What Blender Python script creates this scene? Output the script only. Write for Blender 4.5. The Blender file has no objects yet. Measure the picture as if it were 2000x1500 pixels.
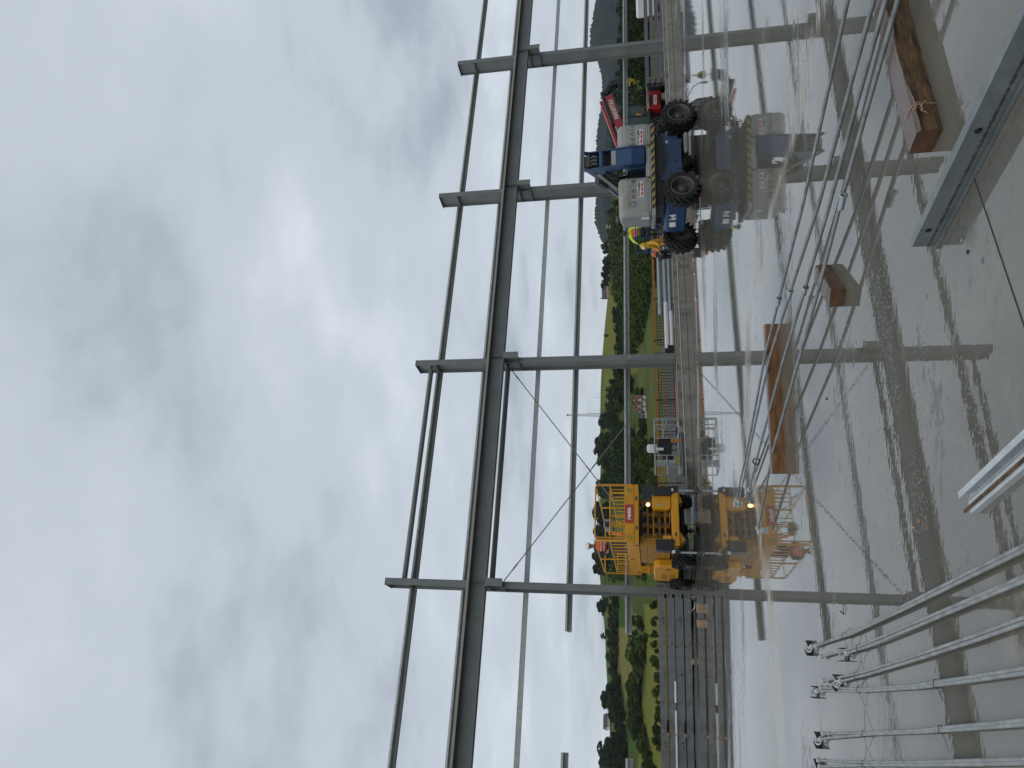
import bpy, bmesh, math, random
from mathutils import Vector, Matrix, noise
random.seed(7)
SC = bpy.context.scene
COL = SC.collection
PI = math.pi
rad = math.radians

# ---------------------------------------------------------------- camera (photo is turned on its side)
FPX, PITCH, ROLL, HC = 1387.0, rad(10.93), 0.021, 1.5
_F = Vector((0, math.cos(PITCH), math.sin(PITCH))); _R0 = Vector((1, 0, 0)); _U0 = _R0.cross(_F)
_c, _s = math.cos(ROLL), math.sin(ROLL)
CR = _R0*_c - _U0*_s
CU = _U0*_c + _R0*_s
CAMP = Vector((0, 0, HC))
cam = bpy.data.objects.new('camera', bpy.data.cameras.new('camera')); COL.objects.link(cam)
cam.matrix_world = Matrix.Translation(CAMP) @ Matrix((-CU, CR, -_F)).transposed().to_4x4()
cam.data.sensor_width = 36.0; cam.data.lens = 36.0*FPX/2000.0
cam.data.clip_start = 0.05; cam.data.clip_end = 20000
SC.camera = cam

def ray(x, y):
    return CR*((750 - y)/FPX) - CU*((x - 1000)/FPX) + _F
def gp(x, y, z=0.0):
    d = ray(x, y); return CAMP + d*((z - HC)/d.z)
def azel(x, y):
    d = ray(x, y); hd = math.hypot(d.x, d.y); return math.atan2(d.x, d.y), d.z/hd
# steel frame axes: along the row of columns, and away from the camera
FA = rad(26.3); ES = Vector((math.cos(FA), math.sin(FA), 0)); EN = Vector((-math.sin(FA), math.cos(FA), 0))
FO = Vector((-7.93, 27.94, 0))
def fw(s, n, z=0): return FO + ES*s + EN*n + Vector((0, 0, z))
def fr(x, y, n=0):
    d = ray(x, y); t = ((FO - CAMP).dot(EN) + n)/d.dot(EN); P = CAMP + d*t
    return (P - FO).dot(ES), P.z

# ---------------------------------------------------------------- materials
def srgb(r, g, b):
    f = lambda c: (c/255/12.92) if c/255 <= .04045 else ((c/255+.055)/1.055)**2.4
    return (f(r), f(g), f(b))
MATS = {}
def mat(name, col, rough=.6, metal=0.0, var=.25, scale=3.0, col2=None, bump=0.0, bscale=60.0, spec=.5, objrand=0.0, stretch=None, coat=0.0, emit=None, wear=None):
    if name in MATS: return MATS[name]
    m = bpy.data.materials.new(name); m.use_nodes = True
    nt = m.node_tree; N = nt.nodes; L = nt.links
    p = N['Principled BSDF']
    p.inputs['Roughness'].default_value = rough; p.inputs['Metallic'].default_value = metal
    p.inputs['Specular IOR Level'].default_value = spec
    if coat: p.inputs['Coat Weight'].default_value = coat; p.inputs['Coat Roughness'].default_value = .15
    tc = N.new('ShaderNodeTexCoord'); vec = tc.outputs['Object']
    if stretch:
        mp = N.new('ShaderNodeMapping'); mp.inputs['Scale'].default_value = stretch
        L.new(vec, mp.inputs['Vector']); vec = mp.outputs['Vector']
    nz = N.new('ShaderNodeTexNoise'); nz.inputs['Scale'].default_value = scale; nz.inputs['Detail'].default_value = 6; nz.inputs['Roughness'].default_value = .62
    L.new(vec, nz.inputs['Vector'])
    rp = N.new('ShaderNodeValToRGB'); rp.color_ramp.elements[0].position = .3; rp.color_ramp.elements[1].position = .7
    c2 = col2 if col2 else tuple(min(1, c*(1+var)) for c in col)
    c1 = col if col2 else tuple(c*(1-var) for c in col)
    rp.color_ramp.elements[0].color = (*c1, 1); rp.color_ramp.elements[1].color = (*c2, 1)
    L.new(nz.outputs['Fac'], rp.inputs['Fac']); out = rp.outputs['Color']
    if wear:   # (colour, scale, threshold): dirt or rust spots
        n2 = N.new('ShaderNodeTexNoise'); n2.inputs['Scale'].default_value = wear[1]; n2.inputs['Detail'].default_value = 8; n2.inputs['Roughness'].default_value = .7
        L.new(tc.outputs['Object'], n2.inputs['Vector'])
        r2 = N.new('ShaderNodeValToRGB'); r2.color_ramp.elements[0].position = wear[2]; r2.color_ramp.elements[1].position = wear[2]+.08
        L.new(n2.outputs['Fac'], r2.inputs['Fac'])
        mx = N.new('ShaderNodeMix'); mx.data_type = 'RGBA'; L.new(r2.outputs['Color'], mx.inputs['Factor'])
        L.new(out, mx.inputs['A']); mx.inputs['B'].default_value = (*wear[0], 1); out = mx.outputs['Result']
    if objrand:
        oi = N.new('ShaderNodeObjectInfo'); hs = N.new('ShaderNodeHueSaturation')
        mr = N.new('ShaderNodeMapRange'); mr.inputs['To Min'].default_value = 1-objrand; mr.inputs['To Max'].default_value = 1+objrand
        L.new(oi.outputs['Random'], mr.inputs['Value']); L.new(mr.outputs['Result'], hs.inputs['Value'])
        L.new(out, hs.inputs['Color']); out = hs.outputs['Color']
    L.new(out, p.inputs['Base Color'])
    if bump:
        nb = N.new('ShaderNodeTexNoise'); nb.inputs['Scale'].default_value = bscale; nb.inputs['Detail'].default_value = 4
        L.new(vec, nb.inputs['Vector'])
        bp = N.new('ShaderNodeBump'); bp.inputs['Strength'].default_value = bump; bp.inputs['Distance'].default_value = .01
        L.new(nb.outputs['Fac'], bp.inputs['Height']); L.new(bp.outputs['Normal'], p.inputs['Normal'])
    if emit:
        p.inputs['Emission Color'].default_value = (*emit[0], 1); p.inputs['Emission Strength'].default_value = emit[1]
    MATS[name] = m; return m
def hazard(name, a, b, freq=9.0, axis=(1, 0, 1)):
    m = bpy.data.materials.new(name); m.use_nodes = True; nt = m.node_tree; N = nt.nodes; L = nt.links
    p = N['Principled BSDF']; p.inputs['Roughness'].default_value = .55
    tc = N.new('ShaderNodeTexCoord'); dp = N.new('ShaderNodeVectorMath'); dp.operation = 'DOT_PRODUCT'; dp.inputs[1].default_value = axis
    L.new(tc.outputs['Object'], dp.inputs[0])
    mu = N.new('ShaderNodeMath'); mu.operation = 'MULTIPLY'; mu.inputs[1].default_value = freq; L.new(dp.outputs['Value'], mu.inputs[0])
    fr_ = N.new('ShaderNodeMath'); fr_.operation = 'FRACT'; L.new(mu.outputs[0], fr_.inputs[0])
    gt = N.new('ShaderNodeMath'); gt.operation = 'GREATER_THAN'; gt.inputs[1].default_value = .5; L.new(fr_.outputs[0], gt.inputs[0])
    mx = N.new('ShaderNodeMix'); mx.data_type = 'RGBA'; mx.inputs['A'].default_value = (*a, 1); mx.inputs['B'].default_value = (*b, 1)
    L.new(gt.outputs[0], mx.inputs['Factor']); L.new(mx.outputs['Result'], p.inputs['Base Color'])
    MATS[name] = m; return m

M_STEEL = mat('painted_grey_steel', (.170, .186, .186), .5, 0, .14, 1.2, wear=((.125, .122, .112), 2.2, .62))
M_STEELB = mat('brown_grey_primer', (.30, .28, .265), .6, 0, .12, 2)
M_BEAM = mat('stacked_grey_steel', (.150, .160, .170), .5, 0, .25, 2.0, wear=((.10, .092, .084), 2.2, .55))
M_GALV = mat('galvanised_steel', (.40, .44, .46), .38, .75, .28, 9, bump=.08, bscale=90)
M_GALVL = mat('dull_long_rod', (.235, .25, .255), .5, .5, .35, 8)
M_GALVR = mat('galvanised_rod', (.33, .345, .34), .48, .6, .3, 10, bump=.06, bscale=60)
M_GALVD = mat('dull_galvanised', (.47, .50, .49), .5, .15, .2, 5)
M_CABLE = mat('dark_cable', (.05, .05, .05), .5)
M_BLACK = mat('black_paint', (.012, .013, .015), .45, var=.3)
M_RUBBER = mat('tyre_rubber', (.013, .013, .013), .75, var=.4, scale=8, bump=.2, bscale=40, wear=((.05, .047, .041), 5, .6))
M_RIM = mat('dusty_rim', (.085, .08, .072), .6, .1, .35, 6)
M_BLUE = mat('blue_machine_paint', (.010, .050, .135), .40, 0, .22, 2.5, coat=.1, wear=((.045, .055, .07), 3.5, .60))
M_COVER = mat('grey_plastic_cover', (.285, .30, .30), .5, 0, .10, 2.0, wear=((.245, .235, .20), 1.3, .52))
M_COVERD = mat('embossed_grey', (.185, .195, .195), .5)
M_WHITE = mat('white_paint', (.72, .73, .74), .5, 0, .06)
M_INK = mat('black_ink', (.02, .02, .02), .6)
M_INKRED = mat('red_ink', (.42, .03, .03), .6)
M_YEL = mat('yellow_machine_paint', (.60, .285, .005), .42, 0, .14, 2.5, coat=.05, wear=((.26, .14, .02), 2.6, .64))
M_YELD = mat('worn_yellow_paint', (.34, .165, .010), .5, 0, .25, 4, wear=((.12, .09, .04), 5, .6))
M_REDP = mat('red_machine_paint', (.40, .010, .014), .35, 0, .1, 2, coat=.2)
M_REDL = mat('red_label', (.42, .045, .03), .55, 0, .06)
M_SLATE = mat('dark_slate', (.03, .037, .048), .5, 0, .2, 3)
M_HAZ = hazard('hazard_stripes', (.30, .245, .055), (.02, .02, .02), 5.2)
M_HAZY = hazard('hook_stripes', (.62, .47, .03), (.02, .02, .02), 5.5)
M_HAZS = hazard('small_hazard', (.6, .5, .04), (.02, .02, .02), 14)
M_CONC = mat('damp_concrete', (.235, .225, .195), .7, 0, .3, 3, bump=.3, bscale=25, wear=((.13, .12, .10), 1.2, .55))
M_CONCD = mat('shaded_damp_concrete', (.085, .08, .068), .75, 0, .3, 3, bump=.3, bscale=25)
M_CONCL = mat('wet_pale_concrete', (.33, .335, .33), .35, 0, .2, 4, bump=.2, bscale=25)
M_WOOD = mat('wet_brown_timber', (.175, .092, .034), .5, 0, .4, 4, col2=(.070, .034, .014), bump=.5, bscale=14, stretch=(.9, 8, 8), wear=((.045, .022, .010), 4.5, .60))
M_WOODT = mat('skylit_wet_timber', (.120, .085, .076), .26, 0, .25, 5, bump=.2, bscale=14, stretch=(.8, 9, 9))  # wet timber tops, their pinkish skylight put into the colour
M_WOODR = mat('rough_bark_timber', (.165, .095, .038), .85, 0, .6, 4, col2=(.022, .017, .013), bump=1.0, bscale=9, stretch=(1.2, 7, 7))
M_WOODO = mat('orange_timber', (.40, .17, .035), .65, 0, .25, 6, stretch=(.6, 6, 6))
M_WOODP = mat('pale_timber', (.36, .25, .17), .7, 0, .2, 6)
M_WOODL = mat('orange_tan_timber', (.25, .122, .040), .5, 0, .3, 4, col2=(.115, .048, .016), bump=.5, bscale=14, stretch=(.9, 8, 8), wear=((.05, .022, .008), 3.5, .62))
M_ENDGR = mat('dark_end_grain', (.085, .040, .020), .6, 0, .5, 9, bump=.5, bscale=30)
M_SAW = mat('saw_cut_line', (.045, .044, .04), .6)
M_BRIGHT = mat('bright_new_zinc', (.52, .56, .58), .4, .4, .15, 9)
M_CHIP = mat('old_channel_zinc', (.175, .20, .205), .42, .35, .22, 7, bump=.08, bscale=60)
M_GRAVEL = mat('dark_gravel', (.02, .02, .021), .9, 0, .3, 9, col2=(.14, .14, .145), bump=1, bscale=30)
M_GLASS = mat('tinted_cab_glass', (.05, .085, .08), .12, 0, .15)
M_SKIN = mat('skin', (.40, .21, .14), .6, 0, .1)
M_ORANGE = mat('hi_vis_orange', (.80, .105, .012), .6, 0, .12, 6)
M_LIME = mat('hi_vis_lime', (.56, .82, .03), .6, 0, .1, 6)
M_RAIN = mat('yellow_raincoat', (.60, .33, .015), .45, 0, .15, 6)
M_DARKC = mat('dark_work_clothes', (.022, .024, .03), .8, 0, .3, 8)
M_GREYC = mat('grey_trousers', (.075, .08, .085), .8, 0, .2, 8)
M_REFL = mat('reflective_band', (.5, .52, .53), .4)
M_HELB = mat('blue_helmet_plastic', (.06, .19, .50), .4)
M_LAMP = mat('lit_lamp', (1, .8, .45), .5, emit=((1, .62, .22), 9))
M_AMBER = mat('amber_beacon', (.75, .19, .02), .3)
M_MESHG = mat('dark_green_mesh', (.02, .045, .035), .7, 0, .3, 10)

# ---------------------------------------------------------------- mesh builder
class MB:
    def __init__(s): s.v = []; s.f = []; s.mi = []; s.sm = []; s.M = Matrix()
    def add(s, vs, fs, mi=0, smooth=False):
        b = len(s.v); M = s.M
        s.v += [tuple(M @ Vector(v)) for v in vs]
        for f in fs: s.f.append(tuple(b+i for i in f)); s.mi.append(mi); s.sm.append(smooth)
    def box(s, x0, x1, y0, y1, z0, z1, mi=0, T=None):
        vs = [Vector((x, y, z)) for z in (z0, z1) for y in (y0, y1) for x in (x0, x1)]
        if T: vs = [T @ v for v in vs]
        s.add(vs, [(0, 2, 3, 1), (4, 5, 7, 6), (0, 1, 5, 4), (2, 6, 7, 3), (0, 4, 6, 2), (1, 3, 7, 5)], mi)
    def prism(s, poly, axis, a, b, mi=0):
        # closed polygon in the two other axes (in cyclic order), pushed from a to b along axis
        n = len(poly)
        def P(p, t):
            return {'x': (t, p[0], p[1]), 'y': (p[0], t, p[1]), 'z': (p[0], p[1], t)}[axis]
        vs = [P(p, a) for p in poly]+[P(p, b) for p in poly]
        fs = [tuple(range(n))[::-1], tuple(range(n, 2*n))]+[(i, (i+1) % n, n+(i+1) % n, n+i) for i in range(n)]
        s.add(vs, fs, mi)
    def tube(s, pts, r, n=8, mi=0, cap=True, r2=None):
        pts = [Vector(p) for p in pts]; rs = r if isinstance(r, (list, tuple)) else [r]*len(pts)
        vs = []; fs = []; up = None
        for i, p in enumerate(pts):
            d = (pts[min(i+1, len(pts)-1)] - pts[max(i-1, 0)]).normalized()
            if up is None:
                up = Vector((0, 0, 1)) if abs(d.z) < .9 else Vector((1, 0, 0))
            a = d.cross(up).normalized(); b2 = a.cross(d).normalized(); up = b2
            for k in range(n):
                t = 2*PI*k/n; vs.append(p+(a*math.cos(t)+b2*math.sin(t))*rs[i])
        for i in range(len(pts)-1):
            for k in range(n):
                fs.append((i*n+k, i*n+(k+1) % n, (i+1)*n+(k+1) % n, (i+1)*n+k))
        s.add(vs, fs, mi, True)
        if cap:
            L = len(pts)-1
            s.add([vs[k] for k in range(n)], [tuple(range(n))[::-1]], mi); s.add([vs[L*n+k] for k in range(n)], [tuple(range(n))], mi)
    def bar(s, p0, p1, w, h, up=(0, 0, 1), mi=0):
        # rectangular bar centred on p0-p1; h along up, w across
        p0, p1 = Vector(p0), Vector(p1); d = (p1-p0).normalized(); a = d.cross(Vector(up)).normalized(); b = a.cross(d)
        vs = [p+a*(sx*w/2)+b*(sz*h/2) for p in (p0, p1) for sx, sz in ((-1, -1), (1, -1), (1, 1), (-1, 1))]
        s.add(vs, [(0, 1, 2, 3), (7, 6, 5, 4), (0, 4, 5, 1), (1, 5, 6, 2), (2, 6, 7, 3), (3, 7, 4, 0)], mi)
    def lathe(s, prof, axis_o, axis_d, n=24, mi=0, smooth=True, close=False):
        o = Vector(axis_o); d = Vector(axis_d).normalized(); up = Vector((0, 0, 1)) if abs(d.z) < .9 else Vector((1, 0, 0))
        a = d.cross(up).normalized(); b = a.cross(d); vs = []; fs = []; m = len(prof)
        for k in range(n):
            t = 2*PI*k/n; e = a*math.cos(t)+b*math.sin(t)
            for r, h in prof: vs.append(o+d*h+e*r)
        for k in range(n):
            for i in range(m-1 if not close else m):
                j = (i+1) % m; k2 = (k+1) % n
                fs.append((k*m+i, k*m+j, k2*m+j, k2*m+i))
        s.add(vs, fs, mi, smooth)
    def ball(s, c, rx, ry, rz, n=12, m=8, mi=0, z0=-1.0):
        vs = []; fs = []
        t0 = math.asin(max(-1, z0))
        for i in range(m+1):
            t = t0+(PI/2-t0)*i/m
            for k in range(n):
                p = 2*PI*k/n; vs.append((c[0]+rx*math.cos(t)*math.cos(p), c[1]+ry*math.cos(t)*math.sin(p), c[2]+rz*math.sin(t)))
        for i in range(m):
            for k in range(n): fs.append((i*n+k, i*n+(k+1) % n, (i+1)*n+(k+1) % n, (i+1)*n+k))
        s.add(vs, fs, mi, True)
    def ibeam(s, p0, p1, up, hgt, wid, tf, tw, mi=0):
        # I section from p0 to p1 ; web plane contains up
        p0, p1 = Vector(p0), Vector(p1); d = (p1-p0).normalized(); u = Vector(up); u = (u-d*u.dot(d)).normalized(); a = d.cross(u)
        H, W, T = hgt/2, wid/2, tw/2
        poly = [(-W, -H), (W, -H), (W, -H+tf), (T, -H+tf), (T, H-tf), (W, H-tf), (W, H), (-W, H), (-W, H-tf), (-T, H-tf), (-T, -H+tf), (-W, -H+tf)]
        s.sect(p0, p1, poly, a, u, mi)
    def sect(s, p0, p1, poly, a, u, mi=0):
        n = len(poly); vs = [p+a*x+u*y for p in (Vector(p0), Vector(p1)) for x, y in poly]
        fs = [(i, (i+1) % n, n+(i+1) % n, n+i) for i in range(n)]+[tuple(range(n))[::-1], tuple(range(n, 2*n))]
        s.add(vs, fs, mi)
    def mesh(s, name, mats):
        me = bpy.data.meshes.new(name); me.from_pydata(s.v, [], s.f); 
        for m in (mats if isinstance(mats, (list, tuple)) else [mats]): me.materials.append(m)
        for p, i, q in zip(me.polygons, s.mi, s.sm): p.material_index = i; p.use_smooth = q
        bm = bmesh.new(); bm.from_mesh(me); bmesh.ops.recalc_face_normals(bm, faces=bm.faces); bm.to_mesh(me); bm.free()
        return me
    def build(s, name, mats, parent=None, loc=None, rotz=0, bevel=0, seg=2):
        o = bpy.data.objects.new(name, s.mesh(name, mats)); COL.objects.link(o)
        if parent is not None: o.parent = parent
        if loc is not None: o.location = loc
        if rotz: o.rotation_euler.z = rotz
        if bevel:
            b = o.modifiers.new('bevel', 'BEVEL'); b.width = bevel; b.segments = seg; b.limit_method = 'ANGLE'; b.angle_limit = rad(40)
        return o
def tag(o, label=None, cat=None, group=None, kind=None):
    if label: o['label'] = label
    if cat: o['category'] = cat
    if group: o['group'] = group
    if kind: o['kind'] = kind
    return o
def empty(name, loc, rotz=0):
    o = bpy.data.objects.new(name, None); o.empty_display_size = .2; COL.objects.link(o); o.location = loc; o.rotation_euler = (0, 0, rotz); return o
def copy_tree(o, parent=None, deep=0):
    c = o.copy(); COL.objects.link(c)
    if parent: c.parent = parent
    for ch in list(o.children): copy_tree(ch, c, deep+1)
    return c
_tx = {}
def text_mb(mb, s, size, T, mi=0, depth=.004, bold=0.0, shear=0.0, spacing=1.0):
    cu = bpy.data.curves.new('lettering', 'FONT'); cu.body = s; cu.size = size; cu.align_x = 'CENTER'; cu.align_y = 'CENTER'
    cu.extrude = depth; cu.offset = bold; cu.shear = shear; cu.resolution_u = 3; cu.space_character = spacing
    o = bpy.data.objects.new('lettering', cu); COL.objects.link(o)
    dg = bpy.context.evaluated_depsgraph_get(); me = bpy.data.meshes.new_from_object(o.evaluated_get(dg))
    R = T @ Matrix.Rotation(PI/2, 4, 'X')
    mb.add([R @ v.co for v in me.vertices], [tuple(p.vertices) for p in me.polygons], mi)
    bpy.data.objects.remove(o); bpy.data.curves.remove(cu); bpy.data.meshes.remove(me)
def Tr(x, y, z): return Matrix.Translation((x, y, z))
def Rz(a): return Matrix.Rotation(a, 4, 'Z')
# ================================================================ WORLD, SUN
W = bpy.data.worlds.new('World'); SC.world = W; W.use_nodes = True
nt = W.node_tree; N = nt.nodes; L = nt.links; N.clear()
out = N.new('ShaderNodeOutputWorld'); bg = N.new('ShaderNodeBackground'); bg2 = N.new('ShaderNodeBackground'); ad = N.new('ShaderNodeAddShader')
SUN_EL, SUN_AZ = rad(55), rad(200)      # high, behind the camera, behind cloud
sky = N.new('ShaderNodeTexSky'); sky.sky_type = 'NISHITA'; sky.sun_disc = False; sky.sun_elevation = SUN_EL; sky.sun_rotation = SUN_AZ
L.new(sky.outputs['Color'], bg2.inputs['Color']); bg2.inputs['Strength'].default_value = .012
tc = N.new('ShaderNodeTexCoord'); sp = N.new('ShaderNodeSeparateXYZ'); L.new(tc.outputs['Generated'], sp.inputs[0])
def mth(op, a, b=None):
    m = N.new('ShaderNodeMath'); m.operation = op
    for i, v in enumerate((a, b)):
        if v is None: continue
        if isinstance(v, (int, float)): m.inputs[i].default_value = v
        else: L.new(v, m.inputs[i])
    return m.outputs[0]
zc = mth('ADD', mth('ABSOLUTE', sp.outputs['Z']), .22)
cb = N.new('ShaderNodeCombineXYZ'); L.new(mth('DIVIDE', sp.outputs['X'], zc), cb.inputs[0]); L.new(mth('DIVIDE', sp.outputs['Y'], zc), cb.inputs[1])
mp = N.new('ShaderNodeMapping'); mp.inputs['Rotation'].default_value = (0, 0, rad(18)); mp.inputs['Scale'].default_value = (.85, 1.05, 1); mp.inputs['Location'].default_value = (3.1, 1.7, 0)
L.new(cb.outputs[0], mp.inputs['Vector'])
n1 = N.new('ShaderNodeTexNoise'); n1.inputs['Scale'].default_value = 1.35; n1.inputs['Detail'].default_value = 7; n1.inputs['Roughness'].default_value = .5; n1.inputs['Distortion'].default_value = .35
n2 = N.new('ShaderNodeTexNoise'); n2.inputs['Scale'].default_value = 3.4; n2.inputs['Detail'].default_value = 8; n2.inputs['Roughness'].default_value = .58
L.new(mp.outputs[0], n1.inputs['Vector']); L.new(mp.outputs[0], n2.inputs['Vector'])
fac = mth('ADD', mth('MULTIPLY', n1.outputs['Fac'], .68), mth('MULTIPLY', n2.outputs['Fac'], .32))
# a heavier cloud overhead and thinner cloud low to the right and left
for (px_, py_), sharp, amt in (((330, 790), 26, -.095), ((1080, 160), 60, .10), ((150, 60), 14, .05), ((520, 520), 60, .07), ((1130, 1420), 50, .05), ((860, 60), 30, -.07), ((930, 1000), 22, -.03)):
    dv = ray(px_, py_).normalized(); dn = N.new('ShaderNodeVectorMath'); dn.operation = 'DOT_PRODUCT'; dn.inputs[1].default_value = dv
    nv = N.new('ShaderNodeVectorMath'); nv.operation = 'NORMALIZE'; L.new(tc.outputs['Generated'], nv.inputs[0]); L.new(nv.outputs['Vector'], dn.inputs[0])
    fac = mth('ADD', fac, mth('MULTIPLY', mth('POWER', mth('MAXIMUM', dn.outputs['Value'], 0.0), sharp*1.6), amt))
rp = N.new('ShaderNodeValToRGB'); cr = rp.color_ramp; cr.interpolation = 'EASE'
cr.elements[0].position = .34; cr.elements[0].color = (.362, .408, .465, 1)
cr.elements[1].position = .70; cr.elements[1].color = (.72, .775, .825, 1)
e = cr.elements.new(.50); e.color = (.535, .590, .648, 1)
L.new(fac, rp.inputs['Fac'])
L.new(rp.outputs['Color'], bg.inputs['Color']); bg.inputs['Strength'].default_value = 1.0
L.new(bg.outputs[0], ad.inputs[0]); L.new(bg2.outputs[0], ad.inputs[1]); L.new(ad.outputs[0], out.inputs['Surface'])
sd = bpy.data.lights.new('sun', 'SUN'); sd.energy = .8; sd.angle = rad(45); sd.color = (1, .88, .70)
so = bpy.data.objects.new('sun', sd); COL.objects.link(so)
sdir = Vector((math.sin(SUN_AZ)*math.cos(SUN_EL), math.cos(SUN_AZ)*math.cos(SUN_EL), math.sin(SUN_EL)))
so.rotation_euler = sdir.to_track_quat('Z', 'Y').to_euler()
SC.view_settings.view_transform = 'Standard'; SC.view_settings.look = 'None'; SC.view_settings.exposure = 0; SC.view_settings.gamma = 1
try:
    SC.cycles.max_bounces = 8; SC.cycles.use_denoising = True
except Exception: pass

# ================================================================ GROUND AND HILLS
def interp(tab, x):
    if x <= tab[0][0]: return tab[0][1]
    for (a, b), (c, d) in zip(tab, tab[1:]):
        if x <= c: return b+(d-b)*(x-a)/(c-a)
    return tab[-1][1]
def skyline(pts):
    t = [azel(x, y) for y, x in pts]; t = sorted((a, e) for a, e in t); return t
NEAR = skyline([(-700, 1215), (-300, 1222), (0, 1222), (100, 1222), (200, 1215), (300, 1207), (400, 1194), (480, 1190), (560, 1189), (600, 1185), (640, 1181), (700, 1176),
                (760, 1173), (830, 1172), (900, 1173), (960, 1172), (1060, 1172), (1120, 1171), (1180, 1176), (1240, 1182), (1300, 1184), (1350, 1187), (1400, 1190), (1500, 1193), (1900, 1196), (2300, 1200)])
E0, R0, R1 = -.0125, 330.0, 1000.0
def terrain_z(az, r):
    if r <= R0:
        t = max(0, (r-60)/(R0-60)); t = t*t*(3-2*t)
        return -.08+(HC+E0*R0+.08)*t
    e1 = interp(NEAR, az)
    if r <= R1:
        t = (r-R0)/(R1-R0)
        e = E0+(e1-E0)*t**.85
        z = HC+e*r
        w = math.sin(PI*t)
        return z+w*4.0*noise.noise(Vector((az*14, r*.006, 3.3)))
    return HC+e1*R1-(r-R1)*.04
def on_terrain(x, y):
    a, e = azel(x, y); best = None
    for i in range(160):
        r = R0+(R1-R0)*i/159.0
        if (terrain_z(a, r)-HC)/r >= e: best = r; break
    if best is None: best = R1
    return Vector((best*math.sin(a), best*math.cos(a), terrain_z(a, best))), best
def in_poly(x, y, P):
    c = False; j = len(P)-1
    for i in range(len(P)):
        if (P[i][1] > y) != (P[j][1] > y) and x < (P[j][0]-P[i][0])*(y-P[i][1])/(P[j][1]-P[i][1])+P[i][0]: c = not c
        j = i
    return c
G_YG = mat('yellow_green_meadow', (.112, .122, .020), .95, 0, .22, .02, col2=(.155, .155, .034), spec=.03)
G_GR = mat('green_meadow', (.078, .098, .024), .95, 0, .25, .02, spec=.03)
G_DK = mat('dark_green_crop', (.042, .082, .018), .95, 0, .15, .03, spec=.03)
G_HAY = mat('olive_hay_field', (.150, .142, .042), .95, 0, .15, .03, spec=.03)
G_ROUGH = mat('rough_grass', (.055, .080, .016), .95, 0, .3, .05, spec=.03)
G_SITE = mat('site_gravel', (.09, .088, .08), .9, 0, .3, .6, spec=.03)
FIELDS = [  # outline of each field, corners given as they lie on the slope
    (G_YG, [(1172, 560), (1262, 560), (1262, 700), (1215, 760), (1165, 900), (1165, 560)]),
    (G_GR, [(1250, 560), (1300, 560), (1300, 960), (1262, 900), (1245, 720)]),
    (G_GR, [(1165, 760), (1178, 700), (1186, 1000), (1165, 1000)]),
    (G_HAY, [(1207, 1560), (1206, 1300), (1208, 1230), (1216, 1180), (1245, 1200), (1240, 1290), (1232, 1330), (1222, 1420), (1222, 1560)]),
    (G_DK, [(1237, 1298), (1222, 1370), (1219, 1450), (1240, 1470), (1252, 1340)]),
    (G_DK, [(1200, 1195), (1207, 1230), (1222, 1225), (1222, 1150)]),
    (G_YG, [(1258, 1180), (1300, 1180), (1300, 1580), (1240, 1580), (1252, 1400), (1262, 1330)]),
    (G_HAY, [(1215, 1020), (1245, 1010), (1245, 1060), (1215, 1060)]),
    (G_GR, [(1180, 1160), (1192, 1600), (1207, 1600), (1204, 1160)]),
]
def build_ground():
    vs = []; fs = []; mi = []
    azs = [rad(-180+6*i) for i in range(23)]+[rad(-42+.35*i) for i in range(241)]+[rad(48+6*i) for i in range(22)]
    rs = [0.5, 6, 15, 25, 40, 60, 90, 130, 180, 230, 280, 330]+[330+670*(i/90.0)**1.05 for i in range(1, 91)]+[1100, 1400, 2200]
    na, nr = len(azs), len(rs)
    for r in rs:
        for a in azs: vs.append((r*math.sin(a), r*math.cos(a), terrain_z(a, r)))
    mats = [G_ROUGH, G_SITE, G_YG, G_GR, G_DK, G_HAY]
    idx = {m: i for i, m in enumerate(mats)}
    for i in range(nr-1):
        for k in range(na):
            k2 = (k+1) % na
            fs.append((i*na+k, i*na+k2, (i+1)*na+k2, (i+1)*na+k))
            m = 1 if rs[i] < 90 else 0
            if rs[i] >= 90 and abs(azs[k]) < rad(41):
                P = (Vector(vs[i*na+k])+Vector(vs[(i+1)*na+k2]))*.5
                d = P-CAMP; z = d.dot(_F); u = d.dot(CR)/z*FPX; v = -d.dot(CU)/z*FPX
                x, y = 1000+v, 750-u
                w = noise.noise(P*.03)*2.5
                for fm, poly in FIELDS:
                    if in_poly(x+w, y, poly): m = idx[fm]
            mi.append(m)
    me = bpy.data.meshes.new('ground'); me.from_pydata(vs, [], fs)
    for m in mats: me.materials.append(m)
    for p, i in zip(me.polygons, mi): p.material_index = i; p.use_smooth = True
    bm = bmesh.new(); bm.from_mesh(me); bmesh.ops.recalc_face_normals(bm, faces=bm.faces)
    for f in bm.faces:
        if f.normal.z < 0: f.normal_flip()
    bm.to_mesh(me); bm.free()
    o = bpy.data.objects.new('ground', me); COL.objects.link(o); tag(o, 'meadows and fields rolling up to the ridge beyond the building site', 'ground', kind='structure')
build_ground()

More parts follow.
